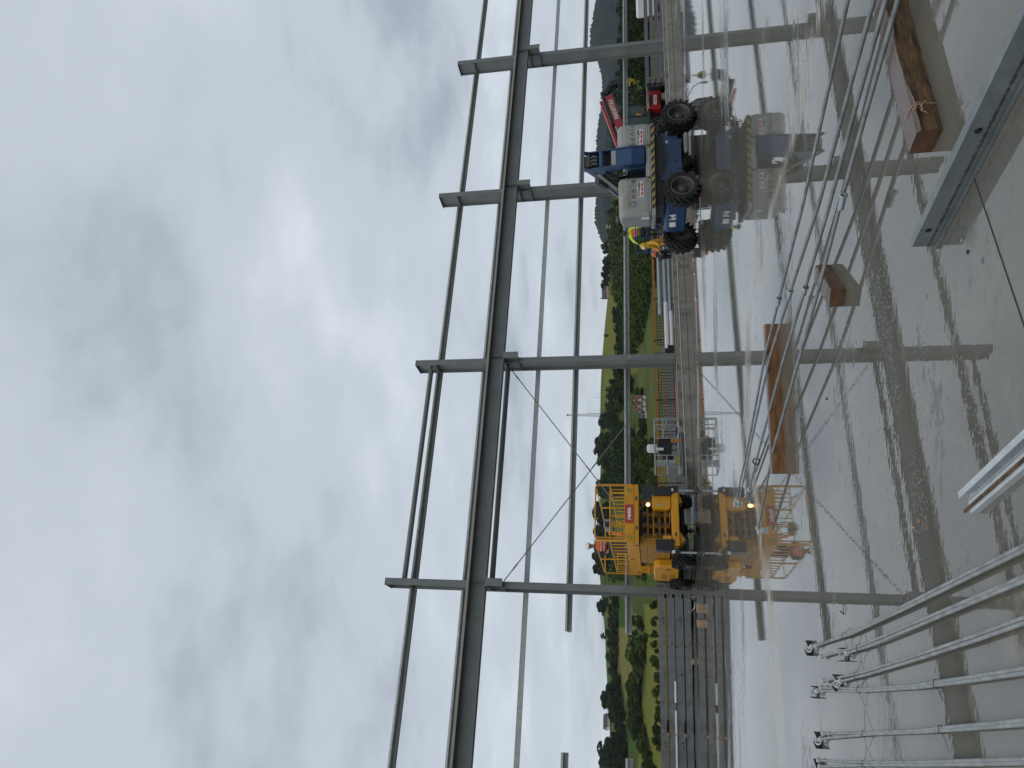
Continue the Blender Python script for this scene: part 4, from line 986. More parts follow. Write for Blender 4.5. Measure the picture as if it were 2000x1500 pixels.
mb = MB(); mb.bar(hd+Vector((.0, 0, .1)), hd+Vector((1.15, 0, -.42)), .3, .3); mb.bar(hd+Vector((.9, 0, -.2)), hd+Vector((1.1, 0, -1.0)), .34, .5, up=(1, 0, 0)); mb.box(hd.x+.6, hd.x+1.35, .85, 1.25, hd.z-1.0, hd.z-.75); mb.bar(hd+Vector((.2, 0, -.25)), hd+Vector((.9, 0, -.75)), .16, .12); mb.build('boom_head', M_BLACK, te, bevel=.02)
mb = MB(); 
for dx in (-.08, .08): mb.tube([hd+Vector((1.05+dx, 0, -1.0)), hd+Vector((1.05+dx, 0, -1.35))], .012, 5)
mb.build('hoist_rope', M_CABLE, te)
mb = MB(); hx, hz = hd.x+1.05, hd.z-1.62
mb.prism([(hx-.2, hz+.25), (hx+.2, hz+.25), (hx+.24, hz+.05), (hx+.06, hz-.25), (hx-.06, hz-.25), (hx-.24, hz+.05)], 'y', .92, 1.18); hb = mb.build('hook_block', M_HAZY, te)
mb = MB(); mb.tube([(hx, 1.05, hz-.25), (hx+.01, 1.05, hz-.36), (hx+.08, 1.05, hz-.46), (hx+.02, 1.05, hz-.54), (hx-.08, 1.05, hz-.48)], .03, 8); mb.build('hook', M_YELD, hb)
# ================================================================ FOREGROUND TIMBERS, RODS, SECTIONS
def timber(name, A, B, w, h, label, ends=0, mats=None, side=1, sub=True):
    # A->B is the near bottom edge on the floor; w runs away from the camera
    A, B = Vector(A), Vector(B); d = (B-A).normalized(); n = Vector((-d.y, d.x, 0)); n = n if n.y > 0 else -n
    L_ = (B-A).length; root_loc = A
    mb = MB(); nx = max(6, int(L_/.05)); rnd = random.Random(name+label)
    vs = []; fs = []; mi = []
    prof = [(0, 0), (w, 0), (w, h*.96), (w-.008, h), (.012, h), (0, h*.93), (0, h*.6), (0, h*.3)]
    m = len(prof)
    for i in range(nx+1):
        x = L_*i/nx
        for k, (py, pz) in enumerate(prof):
            amp = .004 if k not in (5, 6, 7) else side*.010
            q = noise.noise(Vector((x*5, k*3.1, len(label))))*amp
            vs.append((x+ (noise.noise(Vector((k*2.2, 9, i))) * .004 if i in (0, nx) else 0), py+(q if k >= 5 else q*.3), max(0, pz+(q if pz > 0 else 0))))
    ang = math.atan2(d.y, d.x)
    flip = Vector((-math.sin(ang), math.cos(ang), 0)).dot(n) < 0
    if flip: vs = [(x, -y, z) for x, y, z in vs]
    mb.v = vs; 
    for i in range(nx):
        for k in range(m):
            k2 = (k+1) % m; mb.f.append((i*m+k, i*m+k2, (i+1)*m+k2, (i+1)*m+k)); mb.mi.append(1 if k in (2, 3, 4) else 0); mb.sm.append(False)
    mb.f.append(tuple(range(m))); mb.mi.append(2); mb.sm.append(False)
    mb.f.append(tuple(range(nx*m, nx*m+m))); mb.mi.append(2); mb.sm.append(False)
    o = mb.build(name, mats or [M_WOOD, M_WOODT, M_WOOD], loc=A, rotz=ang); tag(o, label, 'timber', 'timbers lying on the wet floor'); return o
T1a, T1b = gp(1842, 252), gp(1772, 0); ex1 = (T1b-T1a).normalized()
timber('timber_baulk', T1a, T1b+ex1*1.2, .16, .118, 'thick dark timber baulk with split bark face, under the ends of the four rods', mats=[M_WOODR, M_WOODT, M_ENDGR], side=2.2)
timber('timber_block', gp(1653, 563), gp(1620, 517), .15, .113, 'short brown timber block lying alone on the wet floor', mats=[M_WOOD, M_WOODT, M_ENDGR])
timber('timber_baulk', gp(1535, 925), gp(1520, 632), .12, .15, 'long orange brown timber baulk under the middle of the four rods', mats=[M_WOODL, M_WOODT, M_WOOD])
# twine round the thick baulk
mb = MB(); P = T1a+ex1*.17; n1 = Vector((-ex1.y, ex1.x, 0)); n1 = n1 if n1.y > 0 else -n1
mb.tube([P-n1*.016+Vector((0, 0, .01)), P-n1*.022+Vector((0, 0, .06)), P-n1*.012+Vector((0, 0, .122)), P+n1*.08+ex1*.01+Vector((0, 0, .125))], .003, 5)
for i in range(14):
    a_ = P-n1*.014+ex1*random.uniform(-.06, .02)+Vector((0, 0, random.uniform(.07, .12))); mb.tube([a_, a_+Vector((random.uniform(-.04, .04), -.012, random.uniform(-.03, .02)))], .0022, 4)
tag(mb.build('twine', M_WOODP), 'frayed straw coloured twine tied round the end of the thick baulk', 'twine')

def rod_line(pts, r, name, label, group, m=M_GALVR, coup=None, eye=False, end=True):
    pts = [Vector(p) for p in pts]; o0 = pts[0]
    root = empty(name, o0); tag(root, label, 'rod', group)
    mb = MB(); fine = []
    for a, b in zip(pts, pts[1:]):
        k = max(2, int((b-a).length/.25)); fine += [a+(b-a)*(i/k) for i in range(k)]
    fine.append(pts[-1]); fine = [p-o0 for p in fine]
    mb.tube(fine, r, 10); mb.build('bar', m, root)
    d = (pts[1]-pts[0]).normalized()
    if coup is not None:
        p = Vector(coup)-o0; mb = MB()
        mb.tube([p-d*.09, p+d*.02], r*1.55, 6); mb.lathe([(r*1.02, 0), (r*2.0, 0), (r*2.0, .012), (r*1.02, .012)], p+d*.021, d, 16, close=True); mb.build('coupler', M_GALV, root)
    if end:
        mb = MB(); mb.tube([-d*.002, d*.035], r*1.5, 6); mb.build('end_nut', M_GALV, root)
        mb = MB(); mb.lathe([(r*.4, 0), (r*2.3, 0), (r*2.3, .006), (r*.4, .006)], d*.04, d, 16, close=True); mb.build('washer', M_GALVD, root)
    return root
zr = .165
def rodpts(px, zs): return [gp(x, y, z) for (x, y), z in zip(px, zs)]
RODS = [
    ([(1438, 978), (1466, 844), (1493, 700), (1521, 586), (1568, 400), (1612, 200), (1656, 0), (1672, -70)], (1521, 586), 'thin rod nearest the machines, of the four over the timbers'),
    ([(1443, 981), (1470, 850), (1503, 700), (1543, 572), (1599, 400), (1652, 200), (1707, 0), (1725, -70)], (1543, 572), 'second rod from the machines, of the four over the timbers'),
    ([(1463, 958), (1482, 880), (1531, 700), (1572, 565), (1620, 400), (1674, 200), (1730, 0), (1750, -70)], (1572, 565), 'third rod from the machines, of the four over the timbers, hooked in a ring'),
    ([(1480, 1034), (1510, 880), (1561, 700), (1603, 550), (1641, 400), (1697, 200), (1754, 0), (1773, -70)], (1646, 388), 'rod closest to the viewer, of the four over the timbers'),
]
for px, cp, lab_ in RODS:
    n_ = len(px); zs = [.168-.030*i/(n_-1) for i in range(n_)]; zs[0] = .075 if px[0][0] != 1480 else .10; zs[1] = .13
    rod_line([gp(x, y, z) for (x, y), z in zip(px, zs)], .0145, 'long_rod', lab_, 'four long rods across the timbers', m=M_GALVL, coup=gp(cp[0], cp[1], .158))
# eye ring near the end of the third rod
P = gp(1477, 901, .115); mb = MB(); mb.lathe([(.042+.009*math.cos(t*PI/3), .009*math.sin(t*PI/3)) for t in range(6)], P, Vector((.35, -.9, .25)), 20, close=True)
tag(mb.build('eye_ring', M_BLACK), 'dark ring hooked round the third rod beyond the long baulk', 'ring')
# plates at the rod ends
mb = MB(); mb.box(-.05, .05, -.03, .03, 0, .05); mb.tube([(-.05, -.03, .055), (.04, -.03, .055)], .02, 8)
tag(mb.build('end_clamp', M_GALVD, loc=gp(1441, 985, 0), rotz=.5), 'metal clamp block under the far ends of the first two rods', 'clamp')
mb = MB(); mb.box(-.04, .04, -.03, .03, 0, .05); mb.tube([(-.045, 0, .058), (.045, 0, .058)], .018, 8)
tag(mb.build('end_clamp', M_GALVD, loc=gp(1489, 1036, 0), rotz=.2), 'metal clamp block under the end of the nearest of the four rods', 'clamp')

# wire tied pairs of tie rods
def U_(name): return name
PAIRS = [
    ([(1592, 1262), (1660, 1234), (1760, 1184), (1880, 1122), (2000, 1062), (2080, 1022)], [(1584, 1263), (1662, 1240), (1762, 1194), (1882, 1136), (2000, 1079), (2080, 1040)], 'wire tied pair nearest the column'),
    ([(1602, 1283), (1680, 1262), (1780, 1218), (1890, 1171), (2000, 1123), (2080, 1088)], [(1652, 1276), (1700, 1261), (1790, 1225), (1895, 1181), (2000, 1138), (2080, 1105)], 'second wire tied pair from the column'),
    ([(1606, 1330), (1680, 1313), (1790, 1278), (1900, 1240), (2000, 1203), (2080, 1174)], [(1640, 1331), (1690, 1320), (1795, 1289), (1900, 1256), (2000, 1221), (2080, 1194)], 'third wire tied pair from the column'),
    ([(1602, 1343), (1690, 1344), (1790, 1336), (1900, 1319), (2000, 1302), (2080, 1288)], [(1595, 1349), (1690, 1351), (1790, 1345), (1900, 1332), (2000, 1318), (2080, 1306)], 'fourth wire tied pair, slightly bowed'),
    ([(1606, 1433), (1700, 1430), (1800, 1424), (1900, 1414), (2000, 1404), (2080, 1395)], [(1602, 1443), (1700, 1435), (1800, 1431), (1900, 1425), (2000, 1418), (2080, 1412)], 'fifth wire tied pair from the column'),
    ([(1597, 1485), (1700, 1487), (1800, 1486), (1900, 1483), (2000, 1480), (2080, 1478)], [(1600, 1497), (1700, 1496), (1800, 1496), (1900, 1495), (2000, 1493), (2080, 1492)], 'last wire tied pair, cut by the picture edge'),
]
WIRE = M_CABLE
for i, (A_, B_, nm) in enumerate(PAIRS):
    A0, B0 = A_, B_
    A_ = [A0[0]]+[(x, y+.22*(yb-y)) for (x, y), (xb, yb) in zip(A0[1:], B0[1:])]; B_ = [B0[0]]+[(xb, yb-.22*(yb-y)) for (x, y), (xb, yb) in zip(A0[1:], B0[1:])]
    for q, P_ in enumerate((A_, B_)):
        z = .030
        pts = [gp(x, y, z) for x, y in P_]
        rod_line(pts, .0098, 'tie_rod', (('longer' if q == 0 else 'shorter') if i in (1, 2) else ('upper' if q == 0 else 'lower'))+' tie rod of the '+nm, 'wire tied pairs of tie rods on the floor')
    # wire tie
    for (px_, py_) in [( (A_[1][0]+B_[1][0])/2-12, (A_[1][1]+B_[1][1])/2+3)]+([((A_[2][0]+B_[2][0])/2+40, (A_[2][1]+B_[2][1])/2-8)] if i in (3, 4) else []):
        # find the point between the rods
        def at(P_, xx):
            for (x0, y0), (x1, y1) in zip(P_, P_[1:]):
                if x0 <= xx <= x1: return y0+(y1-y0)*(xx-x0)/(x1-x0)
            return P_[0][1]
        ya, yb = at(A_, px_), at(B_, px_)
        a, b = gp(px_, ya, .03), gp(px_, yb, .03); d = (b-a).normalized(); mb = MB(); c_ = (a+b)/2; hw = (b-a).length/2+.016
        mb.tube([c_-d*hw, c_-d*hw*.8+Vector((0, 0, .018)), c_+d*hw*.8+Vector((0, 0, .018)), c_+d*hw, c_+d*hw*.8-Vector((0, 0, .018))], .0024, 5)
        rnd = random.Random(i*7+int(px_))
        for sgn in ((-1, 1) if px_ < 1760 else (1,)):
            v = d*sgn; p0 = c_+v*hw; side = Vector((-d.y, d.x, 0)); b1 = rnd.uniform(-.06, .06); b2 = b1+rnd.uniform(-.05, .05); ln = rnd.uniform(.05, .12)
            q0 = [p0, p0+v*ln*.3+side*b1*.3+Vector((0, 0, -.01)), p0+v*ln*.7+side*b1+Vector((0, 0, -.018)), p0+v*ln+side*b2+Vector((0, 0, -.025))]
            mb.tube(q0, .0016, 5)
        tag(mb.build('tie_wire', WIRE), 'tie wire of the '+nm+(', far along it' if px_ > 1760 else ', near its ends'), 'wire', 'tie wires on the tie rods')
    # end bracket : small channel shoe
    P = gp(B_[0][0]+2, B_[0][1]+3, 0); root = empty('end_shoe', P, random.uniform(-.3, .5)); tag(root, 'dark shoe at the ends of the '+nm, 'shoe', 'channel shoes at the tie rod ends')
    mb = MB(); mb.box(-.05, .05, -.06, .06, .001, .007); mb.box(-.05, -.044, -.06, .06, .0075, .06); mb.box(.044, .05, -.06, .06, .0075, .05); mb.build('plate', M_BLACK, root)
    mb = MB(); mb.lathe([(.016, 0), (.036, 0), (.036, .007), (.016, .007)], (.0, -.02, .031), Vector((.5, -.6, .5)), 18, close=True); mb.build('washer', M_GALV, root)
mb = MB(); mb.tube([gp(1640, 1193, .004), gp(1647, 1200, .006), gp(1648, 1186, .012), gp(1645, 1179, .006)], .003, 5)
tag(mb.build('wire_scrap', WIRE), 'bent scrap of dark wire lying alone beside the column reflection', 'wire')

# galvanised channel at the right
A, B = gp(1830, 480), gp(2000, 156); d = (B-A).normalized(); n_ = Vector((-d.y, d.x, 0)); n_ = n_ if n_.y > 0 else -n_
B = B+d*.9; t = .004; hh = .118
poly = [(0, 0), (.006, 0), (.006, hh-.006), (.065, hh-.006), (.065, hh-.022), (.069, hh-.022), (.069, hh), (0, hh)]
poly2 = [(0, .004), (-.05, .004), (-.05, .022), (-.054, .022), (-.054, 0), (0, 0)]
mb = MB(); o_ = Vector((0, 0, 0))
mb.sect(o_, B-A, [(-.022, 0), (.004, 0), (.004, hh-.004), (.046, hh-.004), (.046, hh-.014), (.050, hh-.014), (.050, hh), (0, hh), (0, .004), (-.018, .004), (-.018, .016), (-.022, .016)], n_, Vector((0, 0, 1)))
ch = mb.build('steel_channel', M_CHIP, loc=A+Vector((0, 0, .002))); tag(ch, 'long galvanised steel channel with rusty streaked web lying at the right', 'channel')
for tt, zz in ((.13, .078), (.78, .076)):
    mb = MB(); mb.lathe([(0, .003), (.010, .003), (.010, 0)], d*tt+Vector((0, 0, zz)), -n_, 14, smooth=False); mb.lathe([(.010, 0), (.014, .004), (.016, 0)], d*tt+Vector((0, 0, zz)), -n_, 14); mb.build('bolt_hole', M_BLACK, ch)
# rust washed along the web of that channel
nt = M_CHIP.node_tree; N = nt.nodes; L = nt.links; pb = N['Principled BSDF']; src = pb.inputs['Base Color'].links[0].from_socket
tc = N.new('ShaderNodeTexCoord'); sp = N.new('ShaderNodeSeparateXYZ'); L.new(tc.outputs['Object'], sp.inputs[0])
mr = N.new('ShaderNodeMapRange'); mr.inputs['From Min'].default_value = .028; mr.inputs['From Max'].default_value = 0; L.new
ab = N.new('ShaderNodeMath'); ab.operation = 'SUBTRACT'; L.new(sp.outputs['Z'], ab.inputs[0]); ab.inputs[1].default_value = .038
ab2 = N.new('ShaderNodeMath'); ab2.operation = 'ABSOLUTE'; L.new(ab.outputs[0], ab2.inputs[0]); L.new(ab2.outputs[0], mr.inputs['Value'])
nz_ = N.new('ShaderNodeTexNoise'); nz_.inputs['Scale'].default_value = 45; nz_.inputs['Detail'].default_value = 8; nz_.inputs['Roughness'].default_value = .75; L.new(tc.outputs['Object'], nz_.inputs['Vector'])
mu = N.new('ShaderNodeMath'); mu.operation = 'MULTIPLY'; L.new(mr.outputs[0], mu.inputs[0]); L.new(nz_.outputs['Fac'], mu.inputs[1])
rr_ = N.new('ShaderNodeValToRGB'); rr_.color_ramp.elements[0].position = .30; rr_.color_ramp.elements[1].position = .48; L.new(mu.outputs[0], rr_.inputs['Fac'])
mx = N.new('ShaderNodeMix'); mx.data_type = 'RGBA'; L.new(rr_.outputs['Color'], mx.inputs['Factor']); L.new(src, mx.inputs['A']); mx.inputs['B'].default_value = (.06, .045, .036, 1); L.new(mx.outputs['Result'], pb.inputs['Base Color'])
# nested channels with timber strip at the lower right
A, B = gp(1912, 1003), gp(2000, 930); d = (B-A).normalized(); n_ = Vector((-d.y, d.x, 0)); n_ = n_ if n_.y > 0 else -n_
B = B+d*.9; LL = B-A; Z = Vector((0, 0, 1))
root = empty('nested_channels', A); tag(root, 'pair of nested galvanised channels with a timber strip between, lying toward the viewer', 'channel')
mb = MB(); mb.sect(o_, LL, [(0, .001), (.006, .001), (.006, .03), (.058, .03), (.058, .034), (0, .034)], n_, Z); mb.build('lower_channel', M_BRIGHT, root)
mb = MB(); mb.sect(d*.02, LL, [(.061, .001), (.108, .001), (.108, .005), (.065, .005), (.065, .038), (.061, .038)], n_, Z); mb.sect(d*-.02, LL, [(.082, .0055), (.110, .0055), (.110, .062), (.080, .062), (.080, .058), (.106, .058), (.106, .0095), (.082, .0095)], n_, Z); mb.build('upper_channel', M_BRIGHT, root)
mb = MB(); mb.sect(d*-.05, LL, [(.02, .0345), (.034, .0345), (.034, .042), (.02, .042)], n_, Z); mb.build('timber_strip', M_WOODR, root)
# small litter on the floor
for (x, y, s_, m_, lab_) in ((1785, 1030, .02, M_WOODP, 'pale wood chip in the shallow water, right of the other chip'), (1797, 1018, .018, M_WOODO, 'orange wood chip in the shallow water'), (1615, 779, .016, M_INK, 'dark stone chip beside the long baulk'), (1880, 470, .014, M_WOODP, 'pale splinter by the end of the long channel'), (1891, 492, .012, M_INK, 'small dark chip near the long channel')):
    P = gp(x, y); mb = MB(); mb.ball((0, 0, .003), s_, s_*.5, .006, 7, 4); o = mb.build('litter_chip', m_, loc=P, rotz=random.uniform(0, 3)); tag(o, lab_, 'chip')

# ================================================================ PEOPLE
def skin(verts, edges, radii, sub=1):
    me = bpy.data.meshes.new('skin'); me.from_pydata([tuple(v) for v in verts], edges, [])
    o = bpy.data.objects.new('skin', me); COL.objects.link(o)
    o.modifiers.new('s', 'SKIN'); sm = o.modifiers.new('u', 'SUBSURF'); sm.levels = sub
    lay = me.skin_vertices[0] if len(me.skin_vertices) else None
    if lay is None:
        bm = bmesh.new(); bm.from_mesh(me); bm.verts.layers.skin.verify(); bm.to_mesh(me); bm.free(); lay = me.skin_vertices[0]
    for i, r in enumerate(radii):
        rx, ry = r if isinstance(r, tuple) else (r, r); lay.data[i].radius = (rx, ry)
    lay.data[0].use_root = True
    dg = bpy.context.evaluated_depsgraph_get(); dg.update()
    m = bpy.data.meshes.new_from_object(o.evaluated_get(dg)); bpy.data.objects.remove(o); bpy.data.meshes.remove(me)
    for p in m.polygons: p.use_smooth = True
    return m
def person(loc, rotz, J, label, jacket, trousers, helmet=None, vest=None, hood=None, sc_=1.0):
    root = empty('person', loc, rotz); tag(root, label, 'person'); root.scale = (sc_,)*3
    V = {k: Vector(v) for k, v in J.items()}
    order = ['pelvis', 'belly', 'chest', 'neck', 'headb', 'headm', 'headt', 'shl', 'ell', 'wrl', 'hal', 'shr', 'elr', 'wrr', 'har', 'hipl', 'knl', 'anl', 'tol', 'hipr', 'knr', 'anr', 'tor']
    r = dict(pelvis=.13, belly=.125, chest=.14, neck=.055, headb=.075, headm=.098, headt=.07, shl=.065, ell=.045, wrl=.032, hal=.036, shr=.065, elr=.045, wrr=.032, har=.036, hipl=.085, knl=.06, anl=.042, tol=.04, hipr=.085, knr=.06, anr=.042, tor=.04)
    ed = [('pelvis', 'belly'), ('belly', 'chest'), ('chest', 'neck'), ('neck', 'headb'), ('headb', 'headm'), ('headm', 'headt'), ('chest', 'shl'), ('shl', 'ell'), ('ell', 'wrl'), ('wrl', 'hal'), ('chest', 'shr'), ('shr', 'elr'), ('elr', 'wrr'), ('wrr', 'har'),
          ('pelvis', 'hipl'), ('hipl', 'knl'), ('knl', 'anl'), ('anl', 'tol'), ('pelvis', 'hipr'), ('hipr', 'knr'), ('knr', 'anr'), ('anr', 'tor')]
    vs = [V[k] for k in order]; rs = [r[k] for k in order]; idx = {k: i for i, k in enumerate(order)}; es = [(idx[a], idx[b]) for a, b in ed]
    for w, h in (('wrl', 'hal'), ('wrr', 'har')):   # five fingers
        d = (V[h]-V[w]).normalized(); a = d.cross(Vector((0, 0, 1))); a = a.normalized() if a.length > .1 else Vector((0, 1, 0))
        for k, off in enumerate((-.027, -.009, .009, .027)):
            b = len(vs); vs += [V[h]+d*.035+a*off, V[h]+d*(.07+.006*(1.5-abs(k-1.5)))+a*off*1.1+Vector((0, 0, -.012)), V[h]+d*.085+a*off*1.1+Vector((0, 0, -.04))]; rs += [.010, .009, .008]
            es += [(idx[h], b), (b, b+1), (b+1, b+2)]
        b = len(vs); vs += [V[h]+a*.05-d*.0, V[h]+a*.06+d*.035]; rs += [.011, .009]; es += [(idx[h], b), (b, b+1)]
    me = skin(vs, es, rs)
    fwd = (V['tol']-V['anl']); fwd.z = 0; fwd = fwd.normalized(); lft = Vector((-fwd.y, fwd.x, 0))
    hd = V['headm']; look = V.get('look', fwd).normalized()
    fm = MB(); sd_ = Vector((0, 0, 1)).cross(look).normalized()
    fm.ball(hd+look*.098+Vector((0, 0, -.01)), .016, .016, .022, 8, 6)
    for s in (-1, 1): fm.ball(hd+look*.085+sd_*s*.034+Vector((0, 0, .012)), .012, .012, .010, 8, 6, 1); fm.ball(hd+sd_*s*.095, .015, .015, .03, 8, 6)
    fm.box(-.02, .02, -.006, .006, -.003, .003, 1, T=Tr(*(hd+look*.087+Vector((0, 0, -.05)))) @ look.to_track_quat('Y', 'Z').to_matrix().to_4x4())
    m2 = fm.mesh('face', [M_SKIN, M_INK]); bm = bmesh.new(); bm.from_mesh(me); bm.from_mesh(m2); bm.to_mesh(me); bm.free()
    me.materials.clear(); me.materials.append(M_SKIN); me.materials.append(M_INK)
    nf = len(m2.polygons); 
    for i, p in enumerate(m2.polygons): me.polygons[len(me.polygons)-nf+i].material_index = p.material_index
    o = bpy.data.objects.new('body', me); COL.objects.link(o); o.parent = root
    def cloth(name, keys, edges, rad_, m, mats2=None):
        ix = {k: i for i, k in enumerate(keys)}
        mm = skin([V[k] for k in keys], [(ix[a], ix[b]) for a, b in edges], rad_); mm.materials.clear(); mm.materials.append(m)
        q = bpy.data.objects.new(name, mm); COL.objects.link(q); q.parent = root; return q
    V['chl'] = V['wrl']*.9+V['ell']*.1; V['chr'] = V['wrr']*.9+V['elr']*.1
    cloth('jacket', ['pelvis', 'belly', 'chest', 'neck', 'shl', 'ell', 'chl', 'shr', 'elr', 'chr'], [('pelvis', 'belly'), ('belly', 'chest'), ('chest', 'neck'), ('chest', 'shl'), ('shl', 'ell'), ('ell', 'chl'), ('chest', 'shr'), ('shr', 'elr'), ('elr', 'chr')],
          [.165, .16, .18, .075, .09, .072, .056, .09, .072, .056], jacket)
    cloth('trousers', ['pelvis', 'hipl', 'knl', 'anl', 'hipr', 'knr', 'anr'], [('pelvis', 'hipl'), ('hipl', 'knl'), ('knl', 'anl'), ('pelvis', 'hipr'), ('hipr', 'knr'), ('knr', 'anr')], [.15, .115, .088, .075, .115, .088, .075], trousers)
    for a, t in (('anl', 'tol'), ('anr', 'tor')):
        mb = MB(); mb.tube([V[a]+Vector((0, 0, .10)), V[a], V[a]*.4+V[t]*.6+Vector((0, 0, -.02)), V[t]+Vector((0, 0, -.02))], [.062, .062, .055, .045], 10); mb.build('boot', M_BLACK, root)
    if vest:
        V['vb'] = V['pelvis']*.6+V['belly']*.4; cloth('vest', ['vb', 'belly', 'chest', 'neck', 'shl', 'shr'], [('vb', 'belly'), ('belly', 'chest'), ('chest', 'neck'), ('chest', 'shl'), ('chest', 'shr')], [.19, .195, .215, .09, .112, .112], vest)
        mb = MB(); ax = (V['chest']-V['belly']).normalized()
        for p, rr_ in ((V['belly']*.9+V['chest']*.1, .20), (V['belly']*.45+V['chest']*.55, .218)): mb.lathe([(rr_, -.025), (rr_+.004, 0), (rr_, .025)], p, ax, 20)
        mb.build('reflective_band', M_REFL, root)
    up = (V['headt']-V['headb']).normalized()
    if helmet:
        q = up.to_track_quat('Z', 'Y').to_matrix().to_4x4(); mb = MB(); mb.M = Tr(*(hd+up*.02)) @ q; mb.ball((0, 0, .02), .135, .135, .125, 16, 7, 0, 0.0)
        mb.lathe([(.135, .0), (.155, .0), (.155, .012), (.135, .02)], (0, 0, .012), (0, 0, 1), 20); mb.M = Tr(*(hd+up*.02)); mb.ball(look*.13+up*.02, .07, .07, .012, 10, 4); mb.build('helmet', helmet, root)
    if hood:
        mb = MB(); mb.ball(hd-look*.03+up*.02, .15, .15, .17, 14, 9); mb.tube([V['neck']-up*.03, hd-look*.02], [.15, .14], 12); mb.build('hood', hood, root)
    return root
def stand(lean=0.0, arms=None, look=(1, 0, 0), hipz=.92):
    J = dict(pelvis=(0, 0, hipz), belly=(lean*.18, 0, hipz+.2), chest=(lean*.42, 0, hipz+.42), neck=(lean*.55, 0, hipz+.57), headb=(lean*.62, 0, hipz+.64), headm=(lean*.68+.02, 0, hipz+.72), headt=(lean*.72, 0, hipz+.80),
        shl=(lean*.46, .19, hipz+.48), shr=(lean*.46, -.19, hipz+.48), ell=(lean*.4+.08, .27, hipz+.2), elr=(lean*.4+.08, -.27, hipz+.2), wrl=(lean*.4+.3, .24, hipz+.08), wrr=(lean*.4+.3, -.24, hipz+.08), hal=(lean*.4+.37, .23, hipz+.06), har=(lean*.4+.37, -.23, hipz+.06),
        hipl=(0, .1, hipz-.06), knl=(.04, .12, .49), anl=(-.02, .13, .09), tol=(.15, .15, .045), hipr=(0, -.1, hipz-.06), knr=(.03, -.12, .49), anr=(-.03, -.13, .09), tor=(.14, -.15, .045), look=look)
    if arms: J.update(arms)
    return J
BKP = Vector((6.42, 32.5, .86))
# in the basket, facing the viewer, one arm reaching down to the rail on the left of the machine
bp = person(BKP+Vector((.27, .0, 0)), rad(-100), stand(.25, dict(wrr=(.42, -.52, 1.05), har=(.47, -.57, .99), elr=(.2, -.42, 1.22)), (1, 0, -.5)), 'person in lime and orange hi-vis jacket with dark cap standing in the blue basket', M_LIME, M_DARKC, M_BLACK, M_ORANGE, sc_=.95)
P = gp(1362, 470); az_, el_ = azel(1262, 472)
person(Vector((math.sin(az_)*31.8, math.cos(az_)*31.8, 0)), rad(195), stand(.30, None, (1, 0, -.55), .9), 'person in yellow hooded raincoat with white helmet front, behind the blue lift wheel', M_RAIN, M_RAIN, M_WHITE, None, M_RAIN, .97)
az_, el_ = azel(1290, 497)
Jb = stand(0, None, (.5, 0, -.8), .80); Jb.update(belly=(.15, 0, .95), chest=(.38, 0, 1.03), neck=(.52, 0, 1.05), headb=(.58, 0, 1.06), headm=(.66, 0, 1.07), headt=(.73, 0, 1.13), shl=(.42, .19, 1.0), shr=(.42, -.19, 1.0), ell=(.5, .24, .75), elr=(.5, -.24, .75), wrl=(.6, .18, .52), wrr=(.6, -.18, .52), hal=(.62, .16, .45), har=(.62, -.16, .45), pelvis=(-.08, 0, .86), hipl=(-.06, .1, .80), hipr=(-.06, -.1, .80))
person(Vector((math.sin(az_)*32.6, math.cos(az_)*32.6, 0)), rad(60), Jb, 'person bending over in dark work clothes and orange vest with blue helmet', M_DARKC, M_DARKC, M_HELB, M_ORANGE, sc_=1.08)
P4 = SL+ES*.42+EN*2.5+Vector((0, 0, 2.1))
person(P4, rad(-70), stand(.12, dict(wrl=(.38, .1, 1.1), hal=(.45, .08, 1.08)), (1, .25, -.25)), 'person in white helmet and orange vest standing on the yellow platform', M_DARKC, M_GREYC, M_WHITE, M_ORANGE, sc_=.99)
# orange cable hung on the platform rail
mb = MB(); mb.tube([SL+ES*.45+EN*.6+Vector((0, 0, 2.8)), SL+ES*.35+EN*.2+Vector((0, 0, 2.6)), SL+ES*.2-EN*.03+Vector((0, 0, 2.4))], .03, 6)
tag(mb.build('orange_sling', M_ORANGE), 'orange sling hanging over the yellow platform rail beside the person', 'sling')
